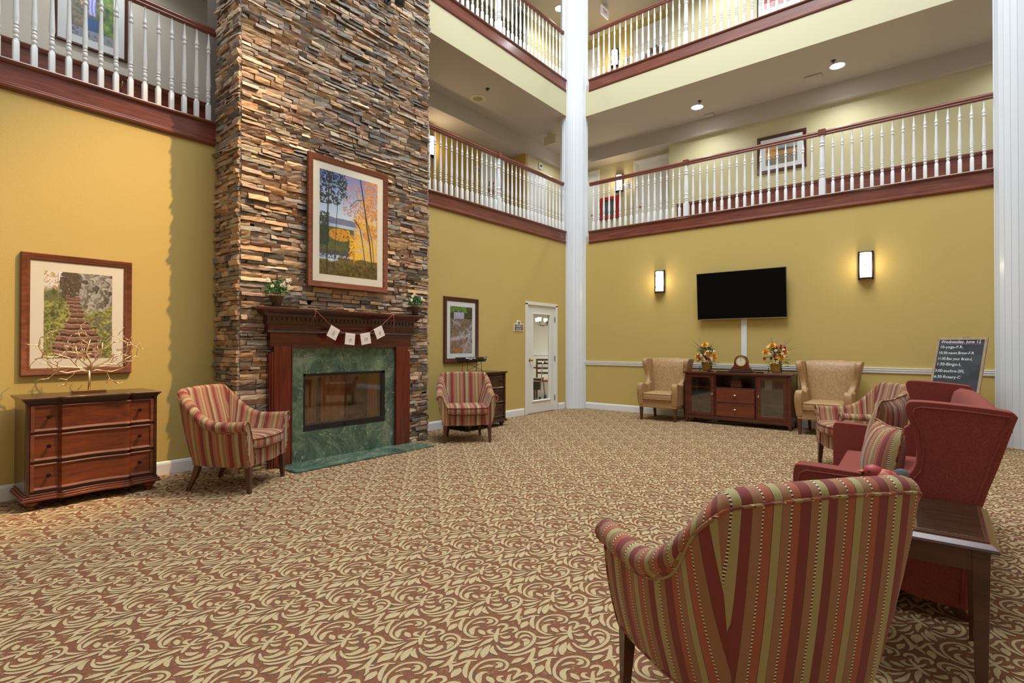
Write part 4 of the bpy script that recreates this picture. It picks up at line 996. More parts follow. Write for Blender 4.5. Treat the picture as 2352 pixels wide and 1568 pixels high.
o = MB().box(0, .03, -.15, .15, -.25, .25).build('wall_panel_light', emit('lit_window_panel', (1, .98, .92, 1), 1.5), None, loc=(-13.19, 14.9, 1.75)); tag(o, 'bright pane on the far dining room wall', 'window')
# ------------------------------------------------------------------ striped club chair (forward = +Y)
def uvset(o, fn):
    me = o.data; uv = me.uv_layers.new(name='UVMap'); 
    for p in me.polygons:
        for li in p.loop_indices:
            vi = me.loops[li].vertex_index; uv.data[li].uv = fn(p, me.vertices[vi].co, vi)
def skirt_outline(w, y0, y1, bow, n=16, round_=.03):
    pts = [(-w, y0), (-w, y1-round_)]
    for i in range(n+1):
        t = -1+2*i/n; pts.append((t*(w-.006), y1+bow*(1-t*t)-.012*abs(t)**6))
    pts += [(w, y1-round_), (w, y0)]
    return pts
def cushion_mesh(outl, z0, z1, crown, edge=.022):
    """soft cushion: rings inset top and bottom with a crown"""
    m = MB(); c = np.mean(np.array(outl), 0); n = len(outl); P = np.array(outl)
    rings = [(.0, z0+crown*0, 1), ]
    lv = [(.90, z0-.001), (.975, z0+.004), (1.0, z0+edge), (1.0, z1-edge), (.975, z1-.003), (.93, z1+crown*.25), (.75, z1+crown*.7), (.45, z1+crown*.95), (.0, z1+crown)]
    for s, z in lv[:-1]:
        for p in P: q = c+(p-c)*s; m.v.append((q[0], q[1], z))
    k = len(lv)-1
    for j in range(k-1):
        for i in range(n): m.f.append((j*n+i, j*n+(i+1) % n, (j+1)*n+(i+1) % n, (j+1)*n+i)); m.m.append(0)
    ci = len(m.v); m.v.append((c[0], c[1], z1+crown)); 
    for i in range(n): m.f.append(((k-1)*n+i, (k-1)*n+(i+1) % n, ci)); m.m.append(0)
    m.f.append(tuple(range(n))[::-1]); m.m.append(0)
    # orientation
    ar = sum(P[i][0]*P[(i+1) % n][1]-P[(i+1) % n][0]*P[i][1] for i in range(n))
    if ar < 0: m.f = [f[::-1] for f in m.f]
    return m
def densify(outl, d=.04):
    out = []
    n = len(outl)
    for i in range(n):
        a = np.array(outl[i]); b = np.array(outl[(i+1) % n]); k = max(1, int(np.linalg.norm(b-a)/d))
        for j in range(k): out.append(tuple(a+(b-a)*j/k))
    return out
def club_chair(label, loc, rz):
    root = empty('club_chair', loc, rz, label, 'chair', 'striped club chairs')
    Z0 = .235
    # control stations along one side (front -> rear corner): base outer (x,y), roll centre (x,y,z), roll radius
    st = [((.322, .262), (.372, .262, .596), .044), ((.325, .17), (.374, .17, .590), .044), ((.322, .07), (.373, .07, .588), .044), ((.312, -.03), (.368, -.03, .598), .044), ((.297, -.12), (.358, -.125, .640), .048), ((.280, -.19), (.350, -.205, .706), .050), ((.262, -.25), (.338, -.272, .785), .048), ((.234, -.285), (.322, -.330, .853), .042)]
    sA = catmull([np.concatenate([a, b, [c]]) for a, b, c in st], 4)
    bk = [((.234, -.285), (.322, -.330, .853), .042), ((.225, -.300), (.290, -.352, .876), .040), ((.12, -.308), (.15, -.362, .886), .037), ((0, -.312), (0, -.366, .889), .036)]
    sB = catmull([np.concatenate([a, b, [c]]) for a, b, c in bk], 5)
    sB = np.vstack([sB, (sB[:-1]*np.array([-1, 1, -1, 1, 1, 1]))[::-1]])
    def profile(row, n, inner_in):
        bx, by, kx, ky, kz, r = row; B = Vector((bx, by, 0)); K = Vector((kx, ky, kz)); N = Vector((n[0], n[1], 0)); up = Vector((0, 0, 1))
        P = []; zone = []
        nk = max(0, min(1, (kz-.66)/.16)); nk = nk*nk*(3-2*nk)
        neck = K+N*(r*(.15+.83*nk))-up*(r*(1.15-1.05*nk))
        for t in (0, .03, .2, .4, .6, .8, .93): p = Vector((B.x, B.y, Z0)).lerp(neck, t); p += N*(.010*math.sin(PI*t)); P.append(p); zone.append(0)
        P.append(neck); zone.append(0)
        for a in (-55, -30, 0, 30, 60, 90, 120, 150, 175):
            q = math.radians(a+nk*max(0, 60-(a+55)*.6) if a < 45 else a); P.append(K+N*(r*math.cos(q))+up*(r*math.sin(q))); zone.append(1)
        Bi = Vector((B.x, B.y, .34))-N*inner_in
        top = K-N*(r*1.0)-up*(r*.4)
        for t in (.12, .3, .5, .75, 1): p = top.lerp(Bi, t); p += N*(-.012*math.sin(PI*t)); P.append(p); zone.append(2)
        return P, zone
    def shell(rows, normals, inner, name, ufn, capfront=False, capside=1):
        m = MB(); prof = [profile(r, n, i) for r, n, i in zip(rows, normals, inner)]; k = len(prof[0][0]); Z = prof[0][1]
        info = []
        arc = 0
        for j, (P, _) in enumerate(prof):
            if j: arc += (P[11]-prof[j-1][0][11]).length
            va = 0
            for i, p in enumerate(P):
                if i: va += (p-P[i-1]).length
                m.v.append(tuple(p)); info.append((arc, va))
        for j in range(len(prof)-1):
            for i in range(k-1): m.f.append((j*k+i, j*k+i+1, (j+1)*k+i+1, (j+1)*k+i)); m.m.append(0)
        if capside < 0: m.f = [f[::-1] for f in m.f]
        o = m.build(name, M['stripe'], root, smooth=60)
        uvset(o, lambda p, co, vi: ufn(p, co, vi, info, Z[min(i % k for i in p.vertices)] if True else 0))
        return o, prof
    def u_side(p, co, vi, info, z):
        return (info[vi][0], info[vi][1]) if z == 1 or (z == 2) else (co.y*1.0+.05, co.z)
    def u_back(p, co, vi, info, z):
        return (co.x, info[vi][1] if z else co.z)
    nS = []
    for i, r in enumerate(sA):
        t = i/(len(sA)-1); a = max(0, (t-.55)/.45)**1.3*math.radians(52); nS.append((math.cos(a), -math.sin(a)))
    inS = [.085]*len(sA)
    for s in (1, -1):
        rows = sA*np.array([s, 1, s, 1, 1, 1]); ns = [(s*a, b) for a, b in nS]
        o, prof = shell(rows, ns, inS, 'arm', u_side, capside=s)
        # front panel of the arm and its piping
        P = prof[0][0]; m = MB(); cen = P
        outer = [P[i] for i in range(len(P))]; low = Vector((outer[-1].x, outer[-1].y, Z0))
        poly = outer+[low]
        fr = [Vector((q.x, q.y+.012, q.z)) for q in poly]
        c3 = Vector((sum(q.x for q in fr)/len(fr), fr[0].y+.006, .45))
        # zip the panel between outer (0..) and inner side
        m.v = [tuple(q) for q in poly]+[tuple(q) for q in fr]; n = len(poly)
        for i in range(n): m.f.append((i, (i+1) % n, n+(i+1) % n, n+i) if s < 0 else (i, n+i, n+(i+1) % n, (i+1) % n)); m.m.append(0)
        lft = list(range(0, 12)); rgt = [n-1]+list(range(n-2, 11, -1))
        for i in range(max(len(lft), len(rgt))-1):
            a, b = lft[min(i, len(lft)-1)], lft[min(i+1, len(lft)-1)]; c, d = rgt[min(i, len(rgt)-1)], rgt[min(i+1, len(rgt)-1)]
            f = [n+a, n+c, n+d, n+b]; f = [x for k_, x in enumerate(f) if x not in f[:k_]]
            if len(f) > 2: m.f.append(tuple(f if s > 0 else f[::-1])); m.m.append(0)
        o = m.build('arm_front', M['stripe'], root); uvset(o, lambda p, co, vi: (co.x+.3, co.z))
        MB().tube([q+Vector((0, .004, 0)) for q in fr], .005, 6).build('piping', M['stripe'], root, smooth=180)
        uvset(bpy.data.objects[-1] if False else COL.objects[-1], lambda p, co, vi: (co.z, co.x))
    nB = []
    for i, r in enumerate(sB):
        x = r[0]/.234; a = math.radians(90-38*abs(x)**3); nB.append((math.copysign(math.cos(a), x) if abs(x) > 1e-6 else 0, -math.sin(a)))
    o, prof = shell(sB[::-1], nB[::-1], [.10]*len(sB), 'backrest', u_back, capside=-1)
    # piping under the crest on the outside
    pp = [profile(r, n, .1)[0][7] for r, n in zip(sA, nS)]; pb = [profile(r, n, .1)[0][7] for r, n in zip(sB, nB)]
    ppm = [Vector((-q.x, q.y, q.z)) for q in pp]
    o = MB().tube(pp+pb[1:-1]+ppm[::-1], .0055, 6).build('crest_piping', M['stripe'], root, smooth=180); uvset(o, lambda p, co, vi: (co.x+co.y+co.z, co.z))
    # apron, bottom welt
    out = skirt_outline(.262, -.20, .268, .035)
    o = MB().prism(out, Z0, .372, 'z').build('seat_rail', M['stripe'], root, bevel=.006); uvset(o, lambda p, co, vi: (co.x+.1, co.z))
    bot = [(x, y, Z0) for x, y in [(-r[0], r[1]) for r in sA][::1]]+[(r[0], r[1], Z0) for r in sB[::-1]][0:0]
    loop = [(-r[0], r[1], Z0) for r in sA]+[(r[0], r[1], Z0) for r in sB[::-1]]+[(r[0], r[1], Z0) for r in sA[::-1]]
    o = MB().tube(loop, .006, 6).build('bottom_piping', M['stripe'], root, smooth=180); uvset(o, lambda p, co, vi: (co.x+co.y, co.z))
    m = MB().prism([(r[0]*.98, r[1]) for r in sA]+[(r[0]*.98, r[1]*.98) for r in sB[1:-1]]+[(-r[0]*.98, r[1]) for r in sA[::-1]], Z0+.004, Z0+.03, 'z'); m.build('underside', M['black'], root)
    out = densify(skirt_outline(.268, -.21, .30, .045), .05)
    o = cushion_mesh(out, .378, .475, .028).build('seat_cushion', M['stripe'], root, smooth=80); uvset(o, lambda p, co, vi: (co.x+.1, co.y+co.z))
    for z in (.392, .468): MB().tube([(x*1.0, y*1.0, z) for x, y in out+out[:1]], .0045, 6).build('cushion_piping', M['redpipe'], root, smooth=180)
    # legs
    def leg(pts, name='leg'):
        m = MB(); n = len(pts)
        for (x, y, z, h) in pts: m.v += [(x-h, y-h, z), (x+h, y-h, z), (x+h, y+h, z), (x-h, y+h, z)]
        for j in range(n-1):
            for i in range(4): m.f.append((j*4+i, j*4+(i+1) % 4, (j+1)*4+(i+1) % 4, (j+1)*4+i)); m.m.append(0)
        m.f.append((3, 2, 1, 0)); m.m.append(0); m.f.append(tuple((n-1)*4+i for i in range(4))); m.m.append(0)
        m.build(name, M['leg'], root, bevel=.002)
    for s in (-1, 1):
        leg([(s*.302, .262, 0, .0155), (s*.298, .248, Z0+.004, .0255)])
        leg([(s*.238, -.335, 0, .016), (s*.233, -.318, .05, .018), (s*.226, -.285, .12, .021), (s*.222, -.262, .19, .024), (s*.22, -.255, Z0+.004, .025)])
    return root
M['redpipe'] = paint('dark_red_piping', srgb(110, 48, 40), .7)
CH = club_chair('striped club chair at the left between the chest and the fireplace', (-5.089, 2.226, 0), -.937)
dup(CH, (-5.104, 5.273, 0), -2.282, 'striped club chair right of the fireplace in front of the small chest')
dup(CH, (-.545, 1.93, 0), .935, 'large foreground striped club chair seen from behind')
dup(CH, (-.668, 6.563, 0), 2.013, 'striped club chair beyond the red sofa')

# ------------------------------------------------------------------ soft panels
def softpoly(poly, axis, a0, a1, name, mat, root, bev=.03, seg=4, sub=0):
    m = MB().prism(poly, a0, a1, axis); o = m.build(name, mat, root, bevel=bev, seg=seg); 
    bpy.context.view_layer.update()
    return o
def curve_poly(ctrl, k=4, closed_tail=None):
    p = catmull(ctrl, k); return [tuple(q) for q in p]+(closed_tail or [])
def taper_leg(root, x, y, z1, h0, h1, dx=0, dy=0, mat=None, name='leg'):
    m = MB(); m.v = [(x+dx+sx*h0, y+dy+sy*h0, 0) for sx, sy in ((-1, -1), (1, -1), (1, 1), (-1, 1))]+[(x+sx*h1, y+sy*h1, z1) for sx, sy in ((-1, -1), (1, -1), (1, 1), (-1, 1))]
    m.f = [(3, 2, 1, 0), (4, 5, 6, 7)]+[(i, (i+1) % 4, 4+(i+1) % 4, 4+i) for i in range(4)]; m.m = [0]*6
    m.build(name, mat or M['leg'], root, bevel=.002)

# tan wing chairs (front = -Y)
def wing_chair(label, loc, rz):
    root = empty('wing_chair', loc, rz, label, 'chair', 'tan wing chairs beside the media console')
    m = MB().box(-.335, .335, -.30, .30, .225, .37); m.build('seat_rail', M['tan'], root, bevel=.015, seg=3)
    out = densify([(-.262, .18), (-.262, -.22), (-.262, -.315), (-.24, -.335), (.24, -.335), (.262, -.315), (.262, -.22), (.262, .18)], .06)
    cushion_mesh(out, .365, .475, .03).build('seat_cushion', M['tan'], root, smooth=80)
    for z in (.38, .468): MB().tube([(x, y, z) for x, y in out+out[:1]], .005, 6).build('cushion_piping', M['tan'], root, smooth=180)
    # backrest: flares towards the top, reclined
    def lean(z): return .16+(z-.42)*.19
    m = MB(); rows = []
    zs = [.30, .45, .6, .75, .9, 1.0, 1.055, 1.078, 1.08, 1.06]; 
    nx = 10
    for j, z in enumerate(zs):
        hw = .235+.105*max(0, (z-.42)/.66)**1.0
        off = [0, 0, 0, 0, 0, .005, .018, .045, .075, .10][j]
        for i in range(nx+1):
            t = -1+2*i/nx; bulge = -.03*(1-t**4)*(1 if j < 6 else .3); m.v.append((t*hw, lean(z)+bulge+off, z+(.012*(1-t*t) if j > 4 else 0)))
    for j in range(len(zs)-1):
        for i in range(nx): m.f.append((j*(nx+1)+i, j*(nx+1)+i+1, (j+1)*(nx+1)+i+1, (j+1)*(nx+1)+i)); m.m.append(0)
    m.build('backrest', M['tanpat'], root, smooth=180)
    m = MB().prism([(-.235-.0, .26), (.235, .26), (.34, 1.06), (-.34, 1.06)], .27, .34, 'y')
    for i, v in enumerate(m.v): m.v[i] = (v[0], v[1]+max(0, v[2]-.42)*.13, v[2])
    m.build('back_panel', M['tan'], root, bevel=.02, seg=3)
    for s in (-1, 1):
        # wing + arm side panel, profile in (y, z)
        wing = catmull([(-.06, .635), (.0, .66), (.04, .72), (.05, .80), (.03, .90), (.01, .985), (.02, 1.05), (.07, 1.085)], 4)
        prof = [tuple(p) for p in wing]+[(.17, 1.085), (.30, 1.08), (.345, 1.05), (.31, .6), (.30, .25), (-.10, .25), (-.10, .62)]
        m = MB().prism(prof, 0, .085, 'x')
        for i, (x, y, z) in enumerate(m.v):
            fl = .10*max(0, (z-.62)/.45); m.v[i] = (s*(x+.248+fl+.015*math.sin(PI*min(1, max(0, (z-.6)/.45)))), y, z)
        if s > 0: pass
        else: m.f = [f[::-1] for f in m.f]
        m.build('wing', M['tan'], root, bevel=.026, seg=4)
        ar = catmull([(-.325, .37), (-.345, .50), (-.345, .585), (-.325, .635), (-.28, .655), (-.2, .645), (-.1, .625), (0, .64), (.08, .68)], 4)
        m = MB().prism([tuple(p) for p in ar]+[(.12, .60), (.12, .26), (-.305, .26)], 0, .10, 'x')
        m.v = [(s*(x+.248+.02*math.sin(PI*min(1, max(0, (z-.3)/.4)))), y, z) for x, y, z in m.v]
        if s < 0: m.f = [f[::-1] for f in m.f]
        m.build('arm', M['tan'], root, bevel=.032, seg=4)
        taper_leg(root, s*.305, -.265, .226, .017, .026); taper_leg(root, s*.285, .265, .226, .017, .024, 0, .04)
    return root
WC = wing_chair('tan wing chair left of the media console', (-3.80, 8.975, 0), 0.02)
dup(WC, (-1.285, 8.99, 0), -.03, 'tan wing chair right of the media console')

# ------------------------------------------------------------------ red wing settee (front = -Y), length along X
def sofa(loc, rz):
    root = empty('wing_sofa', loc, rz, 'dark red high-backed wing sofa facing left, striped cushions on it', 'sofa')
    L = 2.06; h = L/2; fab = M['redfab']
    MB().box(-h+.06, h-.06, -.38, .20, .085, .30).build('seat_rail', fab, root, bevel=.02, seg=3)
    for s in (-1, 1):
        out = densify([(min(0, s*(h-.12)), .22), (min(0, s*(h-.12)), -.40), (max(0, s*(h-.12)), -.40), (max(0, s*(h-.12)), .22)], .09)
        cushion_mesh(out, .30, .44, .03, .04).build('seat_cushion', fab, root, smooth=80)
    # back: camel crest along X, leaning
    nx = 24; m = MB()
    for i in range(nx+1):
        x = -h+.07+(L-.14)*i/nx; t = abs(x)/h; top = .965+.045*math.cos(min(1, t*1.02)*PI/2)**.8+(.02*max(0, t-.85)/.15)
        sec = [(.15, .28), (.20, .5), (.25, .75), (.275, top-.06), (.29, top-.015), (.325, top+.01), (.355, top+.005), (.388, top-.03), (.385, top-.07), (.338, .8), (.27, .55), (.235, .3), (.22, .085)]
        for y, z in sec: m.v.append((x, y, z))
    k = 13
    for i in range(nx):
        for j in range(k-1): m.f.append((i*k+j, (i+1)*k+j, (i+1)*k+j+1, i*k+j+1)); m.m.append(0)
    m.f.append(tuple(range(k))); m.m.append(0); m.f.append(tuple(nx*k+j for j in range(k))[::-1]); m.m.append(0)
    m.build('backrest', fab, root, smooth=60)
    MB().tube([(-h+.07+(L-.14)*i/nx, .386, m.v[i*k+8][2]+.0) for i in range(nx+1)], .006, 6).build('crest_piping', fab, root, smooth=180)
    for s in (-1, 1):
        top = catmull([(-.495, .60), (-.488, .645), (-.455, .662), (-.25, .656), (-.06, .652), (.0, .668), (.035, .72), (.042, .80), (.025, .90), (.0, .985), (.008, 1.025), (.04, 1.034), (.15, 1.03), (.30, 1.018), (.385, 1.006)], 4)
        rear = catmull([(.402, .985), (.385, .93), (.335, .75), (.285, .58), (.255, .40), (.235, .2), (.228, .075)], 3)
        bot = [(.05, .085), (-.12, .13), (-.32, .115), (-.48, .085)]
        prof = [tuple(p) for p in top]+[tuple(p) for p in rear]+bot+[(-.492, .3)]
        m = MB().prism(prof, 0, .11, 'x')
        m.v = [(s*(h-.11+x), y, z) for x, y, z in m.v]
        if s < 0: m.f = [f[::-1] for f in m.f]
        m.build('side_panel', fab, root, bevel=.026, seg=4)
        pr = [(s*(h+.001), y*1.0, z) for y, z in [(-.47, .12), (-.47, .3), (-.47, .56), (-.462, .612), (-.43, .632), (-.25, .628), (-.06, .624), (.02, .635), (.06, .70), (.07, .80), (.055, .90), (.03, .97), (.035, .998), (.06, 1.006), (.2, 1.0), (.37, .984), (.36, .93), (.305, .75), (.258, .58), (.228, .40), (.208, .2), (.2, .1)]]
        MB().tube(pr, .005, 6).build('side_piping', fab, root, smooth=180)
        for x in (h-.1,):
            m = MB(); X = s*x
            m.v = [(X-.04, .13, .09), (X+.04, .13, .09), (X+.04, .2, .09), (X-.04, .2, .09), (X-.032, .2, 0), (X+.032, .2, 0), (X+.032, .255, 0), (X-.032, .255, 0)]
            m.f = [(0, 1, 2, 3), (7, 6, 5, 4), (0, 4, 5, 1), (1, 5, 6, 2), (2, 6, 7, 3), (3, 7, 4, 0)]; m.m = [0]*6; m.build('leg', M['leg'], root, bevel=.003)
            m = MB().box(X-.03, X+.03, -.40, -.34, 0, .1); m.build('leg', M['leg'], root, bevel=.003)
    return root
# facing -X: rotate so local -Y -> world -X ; local X -> world -Y
sofa((-.165, 4.25, 0), -PI/2+.038)

def throw_pillow(loc, rot, w, h, d, label, u0=0):
    root = None; n = 12; m = MB()
    for side in (1, -1):
        for j in range(n+1):
            for i in range(n+1):
                u = -1+2*i/n; v = -1+2*j/n; e = (1-u*u)**.55*(1-v*v)**.55; pin = 1-.06*(1-abs(u))*abs(v)**3-.0; pin2 = 1-.06*(1-abs(v))*abs(u)**3
                m.v.append((u*w/2*pin2, side*d/2*e, v*h/2*pin))
    K = (n+1)**2
    for b, fl in ((0, 1), (K, 0)):
        for j in range(n):
            for i in range(n):
                q = [b+j*(n+1)+i, b+j*(n+1)+i+1, b+(j+1)*(n+1)+i+1, b+(j+1)*(n+1)+i]; m.f.append(tuple(q[::-1] if fl else q)); m.m.append(0)
    o = m.build('throw_pillow', M['stripe'], None, smooth=180); uvset(o, lambda p, co, vi: (co.x*1.15+u0, co.z)); o.location = loc; o.rotation_euler = rot
    e = [(-1+2*i/12, -1) for i in range(12)]+[(1, -1+2*i/12) for i in range(12)]+[(1-2*i/12, 1) for i in range(12)]+[(-1, 1-2*i/12) for i in range(13)]
    t = MB().tube([(u*w/2*(1-.06*(1-abs(v))*abs(u)**3), 0, v*h/2*(1-.06*(1-abs(u))*abs(v)**3)) for u, v in e], .0055, 6).build('piping', M['stripe'], o, smooth=180); uvset(t, lambda p, co, vi: (co.x+co.z, co.y))
    tag(o, label, 'cushion', 'striped cushions on the red sofa'); return o
throw_pillow((-.255, 3.66, .655), (math.radians(-10), 0, -PI/2+.35), .45, .42, .17, 'striped cushion lying nearer the camera on the red sofa')
throw_pillow((-.30, 4.60, .70), (math.radians(-14), .05, -PI/2-.25), .50, .50, .17, 'taller striped cushion standing behind the first on the sofa', .13)

# ------------------------------------------------------------------ end tables with glass tops
def end_table(label, loc, rz, w, d, H):
    root = empty('end_table', loc, rz, label, 'table', 'wooden end tables with glass tops')
    hw, hd = w/2, d/2
    m = MB(); z1 = H-.008
    def R(x, y, z): return [(-x, -y, z), (x, -y, z), (x, y, z), (-x, y, z)]
    m.v = R(hw-.03, hd-.03, z1-.040)+R(hw-.004, hd-.004, z1-.034)+R(hw, hd, z1-.028)+R(hw-.004, hd-.004, z1-.020)+R(hw-.022, hd-.022, z1-.006)+R(hw-.028, hd-.028, z1-.004)+R(hw-.028, hd-.028, z1)
    for j in range(6): m.f += [(j*4+i, j*4+(i+1) % 4, j*4+4+(i+1) % 4, j*4+4+i) for i in range(4)]
    m.f += [(3, 2, 1, 0), (24, 25, 26, 27)]; m.m = [0]*len(m.f); m.build('tabletop', M['table'], root)
    MB().box(-hw+.04, hw-.04, -hd+.04, hd-.04, z1+.001, z1+.008).build('glass_top', tglass, root, bevel=.002)
    for sx in (-1, 1):
        for sy in (-1, 1): MB().lathe([(.008, z1), (.008, z1+.001)], 10, (sx*(hw-.075), sy*(hd-.075), 0)).build('bumper', M['nickel'], root)
    m = MB()
    for s in (-1, 1): m.box(-hw+.07, hw-.07, s*(hd-.05), s*(hd-.03), z1-.115, z1-.038); m.box(s*(hw-.05), s*(hw-.03), -hd+.07, hd-.07, z1-.115, z1-.038)
    m.build('apron', M['table'], root, bevel=.002)
    for sx in (-1, 1):
        for sy in (-1, 1): taper_leg(root, sx*(hw-.052), sy*(hd-.052), z1-.039, .017, .0265, sx*.008*0, 0, M['table'])
    return root
tglass = clearglass('tabletop_glass', (.86, .95, .92, 1), .06, .01)
end_table('wooden end table with glass top in the foreground holding the red bird', (-.205, 2.85, 0), 0.0, .75, .62, .60)
end_table('end table between the red sofa and the far striped chair', (-.40, 5.70, 0), .04, .66, .55, .60)

# painted bird on the table
BS = .92
root = empty('bird_figurine', (-.205, 3.03, .601), math.radians(-165), 'painted red bird figurine on the foreground end table', 'figurine')
m = MB(); m.ball((0, 0, .066), .062, 18, 12, (1.05, .9, 1.08)); 
for i, (x, y, z) in enumerate(m.v):
    if x < -.02: m.v[i] = (x*1.15, y*(1-min(.6, (-x-.02)*8)), z+(-x-.02)*.25)
bm_ = leafmat('bird_body_paint', srgb(168, 54, 58), srgb(196, 118, 84)); 
m.build('body', bm_, root, smooth=180)
MB().ball((.044, 0, .114), .040, 16, 10, (1.1, .94, .95)).build('head', paint('bird_red_paint', srgb(176, 62, 66), .5, .4, 60, .45), root, smooth=180)
MB().lathe([(.011, 0), (.007, .012), (.0005, .026)], 8).xf(Matrix.Translation((.088, 0, .112)) @ Matrix.Rotation(PI/2, 4, 'Y')).build('beak', paint('orange_beak', srgb(214, 128, 48), .5), root, smooth=60)
MB().ball((.084, 0, .108), .013, 10, 6).build('face_mask', M['plastic'], root, smooth=180)
for s in (-1, 1): MB().ball((.068, s*.030, .120), .0052, 8, 6).build('eye', M['plastic'], root, smooth=180)
m = MB().lathe([(.001, -.003), (.034, -.003), (.036, 0), (.034, .003), (.001, .003)], 18); m.xf(Matrix.Translation((-.072, 0, .108)) @ Matrix.Rotation(.35, 4, 'Y') @ Matrix.Rotation(PI/2, 4, 'X') @ Matrix.Diagonal((1.1, .9, 1, 1)))
m.build('tail', paint('grey_tail_paint', srgb(120, 126, 136), .5, .5, 90, .5), root, smooth=60)

root.scale = (BS, BS, BS)
# ------------------------------------------------------------------ three-drawer chest with a serpentine front (front = -Y)
def chest(loc, rz, label, w=.94, d=.50, H=.885, mats=None):
    root = empty('chest_of_drawers', loc, rz, label, 'chest', 'dark wooden three-drawer chests')
    hw = w/2-.03
    def front(x, off=0):
        a = abs(x)/hw
        if a > .56: y = 0
        elif a > .50: y = -.032*math.sin((.56-a)/.06*PI/2)
        else: y = -.032+.034*math.cos(a/.50*PI/2)
        return -d/2+.02+y*1.0-off
    def outline(x0, x1, off, yb, n=40):
        xs = [x0+(x1-x0)*i/n for i in range(n+1)]
        return [(x0, yb)]+[(x, front(max(-hw, min(hw, x)), off)) for x in xs]+[(x1, yb)]
    D, L = mats or (M['dresser_dark'], M['dresser']); LB_ = D if mats else M.setdefault('bead', wood('chest_bead_wood', srgb(88, 40, 22), srgb(140, 72, 40), .6, 'x', .6, 0))
    m = MB(); m.prism(outline(-hw-.028, hw+.028, .036, d/2), H-.018, H, 'z'); m.prism(outline(-hw-.018, hw+.018, .026, d/2), H-.030, H-.017, 'z'); m.prism(outline(-hw-.008, hw+.008, .014, d/2), H-.045, H-.029, 'z'); m.build('top', D, root, bevel=.004)
    m = MB(); m.prism(outline(-hw, hw, -.012, d/2-.005), .115, H-.043, 'z'); 
    for s in (-1, 1): m.box(s*hw, s*(hw-.022), -d/2+.006, -d/2+.05, .115, H-.044)
    m.build('body', D, root, bevel=.002)
    m = MB(); m.prism(outline(-hw-.03, hw+.03, .036, d/2), .075, .095, 'z'); m.prism(outline(-hw-.022, hw+.022, .027, d/2), .095, .112, 'z'); m.prism(outline(-hw-.010, hw+.010, .012, d/2), .112, .128, 'z'); m.build('base_moulding', L, root, bevel=.004)
    zs = [.150, .382, .612]; dh = .212
    for z in zs:
        x0 = -hw+.026; x1 = hw-.026
        dr = MB().prism(outline(x0+.002, x1-.002, .004, -d/2+.08), z+.004, z+dh-.004, 'z').build('drawer', L, root)
        m = MB(); n = 40
        def strip(za, zb, prof_off):
            xs = [x0+(x1-x0)*i/n for i in range(n+1)]
            for (ya, z1, yb, z2) in ((prof_off[0], za, prof_off[1], za+(zb-za)*.35), (prof_off[1], za+(zb-za)*.35, prof_off[2], zb)):
                b = len(m.v)
                for x in xs: m.v += [(x, front(x, ya), z1), (x, front(x, yb), z2)]
                m.f += [(b+2*i, b+2*i+2, b+2*i+3, b+2*i+1) for i in range(n)]; m.m += [0]*n
        strip(z, z+.026, (.004, .015, .005)); strip(z+dh, z+dh-.026, (.004, .015, .005))
        for s in (-1, 1):
            a = s*(hw-.026); m.box(a, a-s*.024, front(a, .014), front(a, 0), z+.002, z+dh-.002)
        m.build('drawer_bead', LB_, dr, bevel=0)
        for s in (-1, 1):
            x = s*(hw-.135); k = MB().lathe([(.006, 0), (.006, .012), (.012, .018), (.015, .026), (.012, .034), (.001, .036)], 10)
            k.xf(Matrix.Translation((x, front(x, .004), z+dh*.5+.01)) @ Matrix.Rotation(PI/2, 4, 'X')); k.build('knob', M['bronze'], dr, smooth=50)
    for sx in (-1, 1):
        for sy in (-1, 1):
            MB().lathe([(.022, 0), (.028, .006), (.03, .014), (.024, .022), (.036, .034), (.05, .05), (.047, .064), (.03, .074), (.03, .08)], 20, (sx*(hw-.045), sy*(d/2-.06), 0)).build('bun_foot', L, root, smooth=60)
    return root
CD = chest((XW+.02+.29, 1.235, 0), PI/2, 'dark three-drawer chest below the forest steps picture, holding the metal tree')
chest((XW+.02+.27, 6.20, 0), PI/2, 'small dark chest behind the striped chair, holding the wooden boat', mats=(M['dresser_dark'], wood('dark_chest_front', srgb(52, 30, 22), srgb(84, 50, 34), .35, 'x', .6, .3)))

# metal tree sculpture
root = empty('tree_sculpture', (-5.79, 1.245, .886), PI/2, 'champagne metal tree sculpture on a flat base on the left chest', 'sculpture')
MB().box(-.118, .118, -.028, .028, 0, .022).build('base_block', metal('aged_brass_base', srgb(150, 116, 74), .4), root, bevel=.003)
m = MB(); R3 = random.Random(5)
def branch(p, a, L_, r, depth, bend):
    # a: angle in the X-Z plane from vertical
    pts = [p]; q = p; n = 5
    wob = R3.choice((-1, 1))
    for i in range(n):
        wob = -wob if i % 2 else wob
        aa = a+wob*.28+bend*i/n*.3
        if q.z < .075 and abs(aa) > 1.2: aa = math.copysign(1.2, aa)
        q = q+Vector((math.sin(aa), R3.uniform(-.22, .22), math.cos(aa)*.9))*(L_/n); pts.append(q)
        if depth > 0 and i in ((1, 3, 4) if depth == 2 else (2, 4)): branch(q, aa+R3.choice((-1, 1))*R3.uniform(.5, .95), L_*R3.uniform(.42, .6), r*.68, depth-1, bend)
    m.tube(pts, [r*1.2*(1-.35*i/n) for i in range(n+1)], 5)
MB_t = m
m.tube([(0, 0, .02), (.003, 0, .10), (0, 0, .195)], [.010, .0095, .009], 8)
for a, L_, d_ in ((-1.5, .26, 2), (-1.2, .36, 2), (-.85, .32, 2), (-.4, .28, 2), (-.02, .33, 2), (.38, .32, 2), (.8, .30, 2), (1.15, .35, 2), (1.5, .28, 2)):
    branch(Vector((0, 0, .17+.004*d_)), a, L_, .0062, d_-0, 0)
m.build('branches', M['gold'], root, smooth=180)

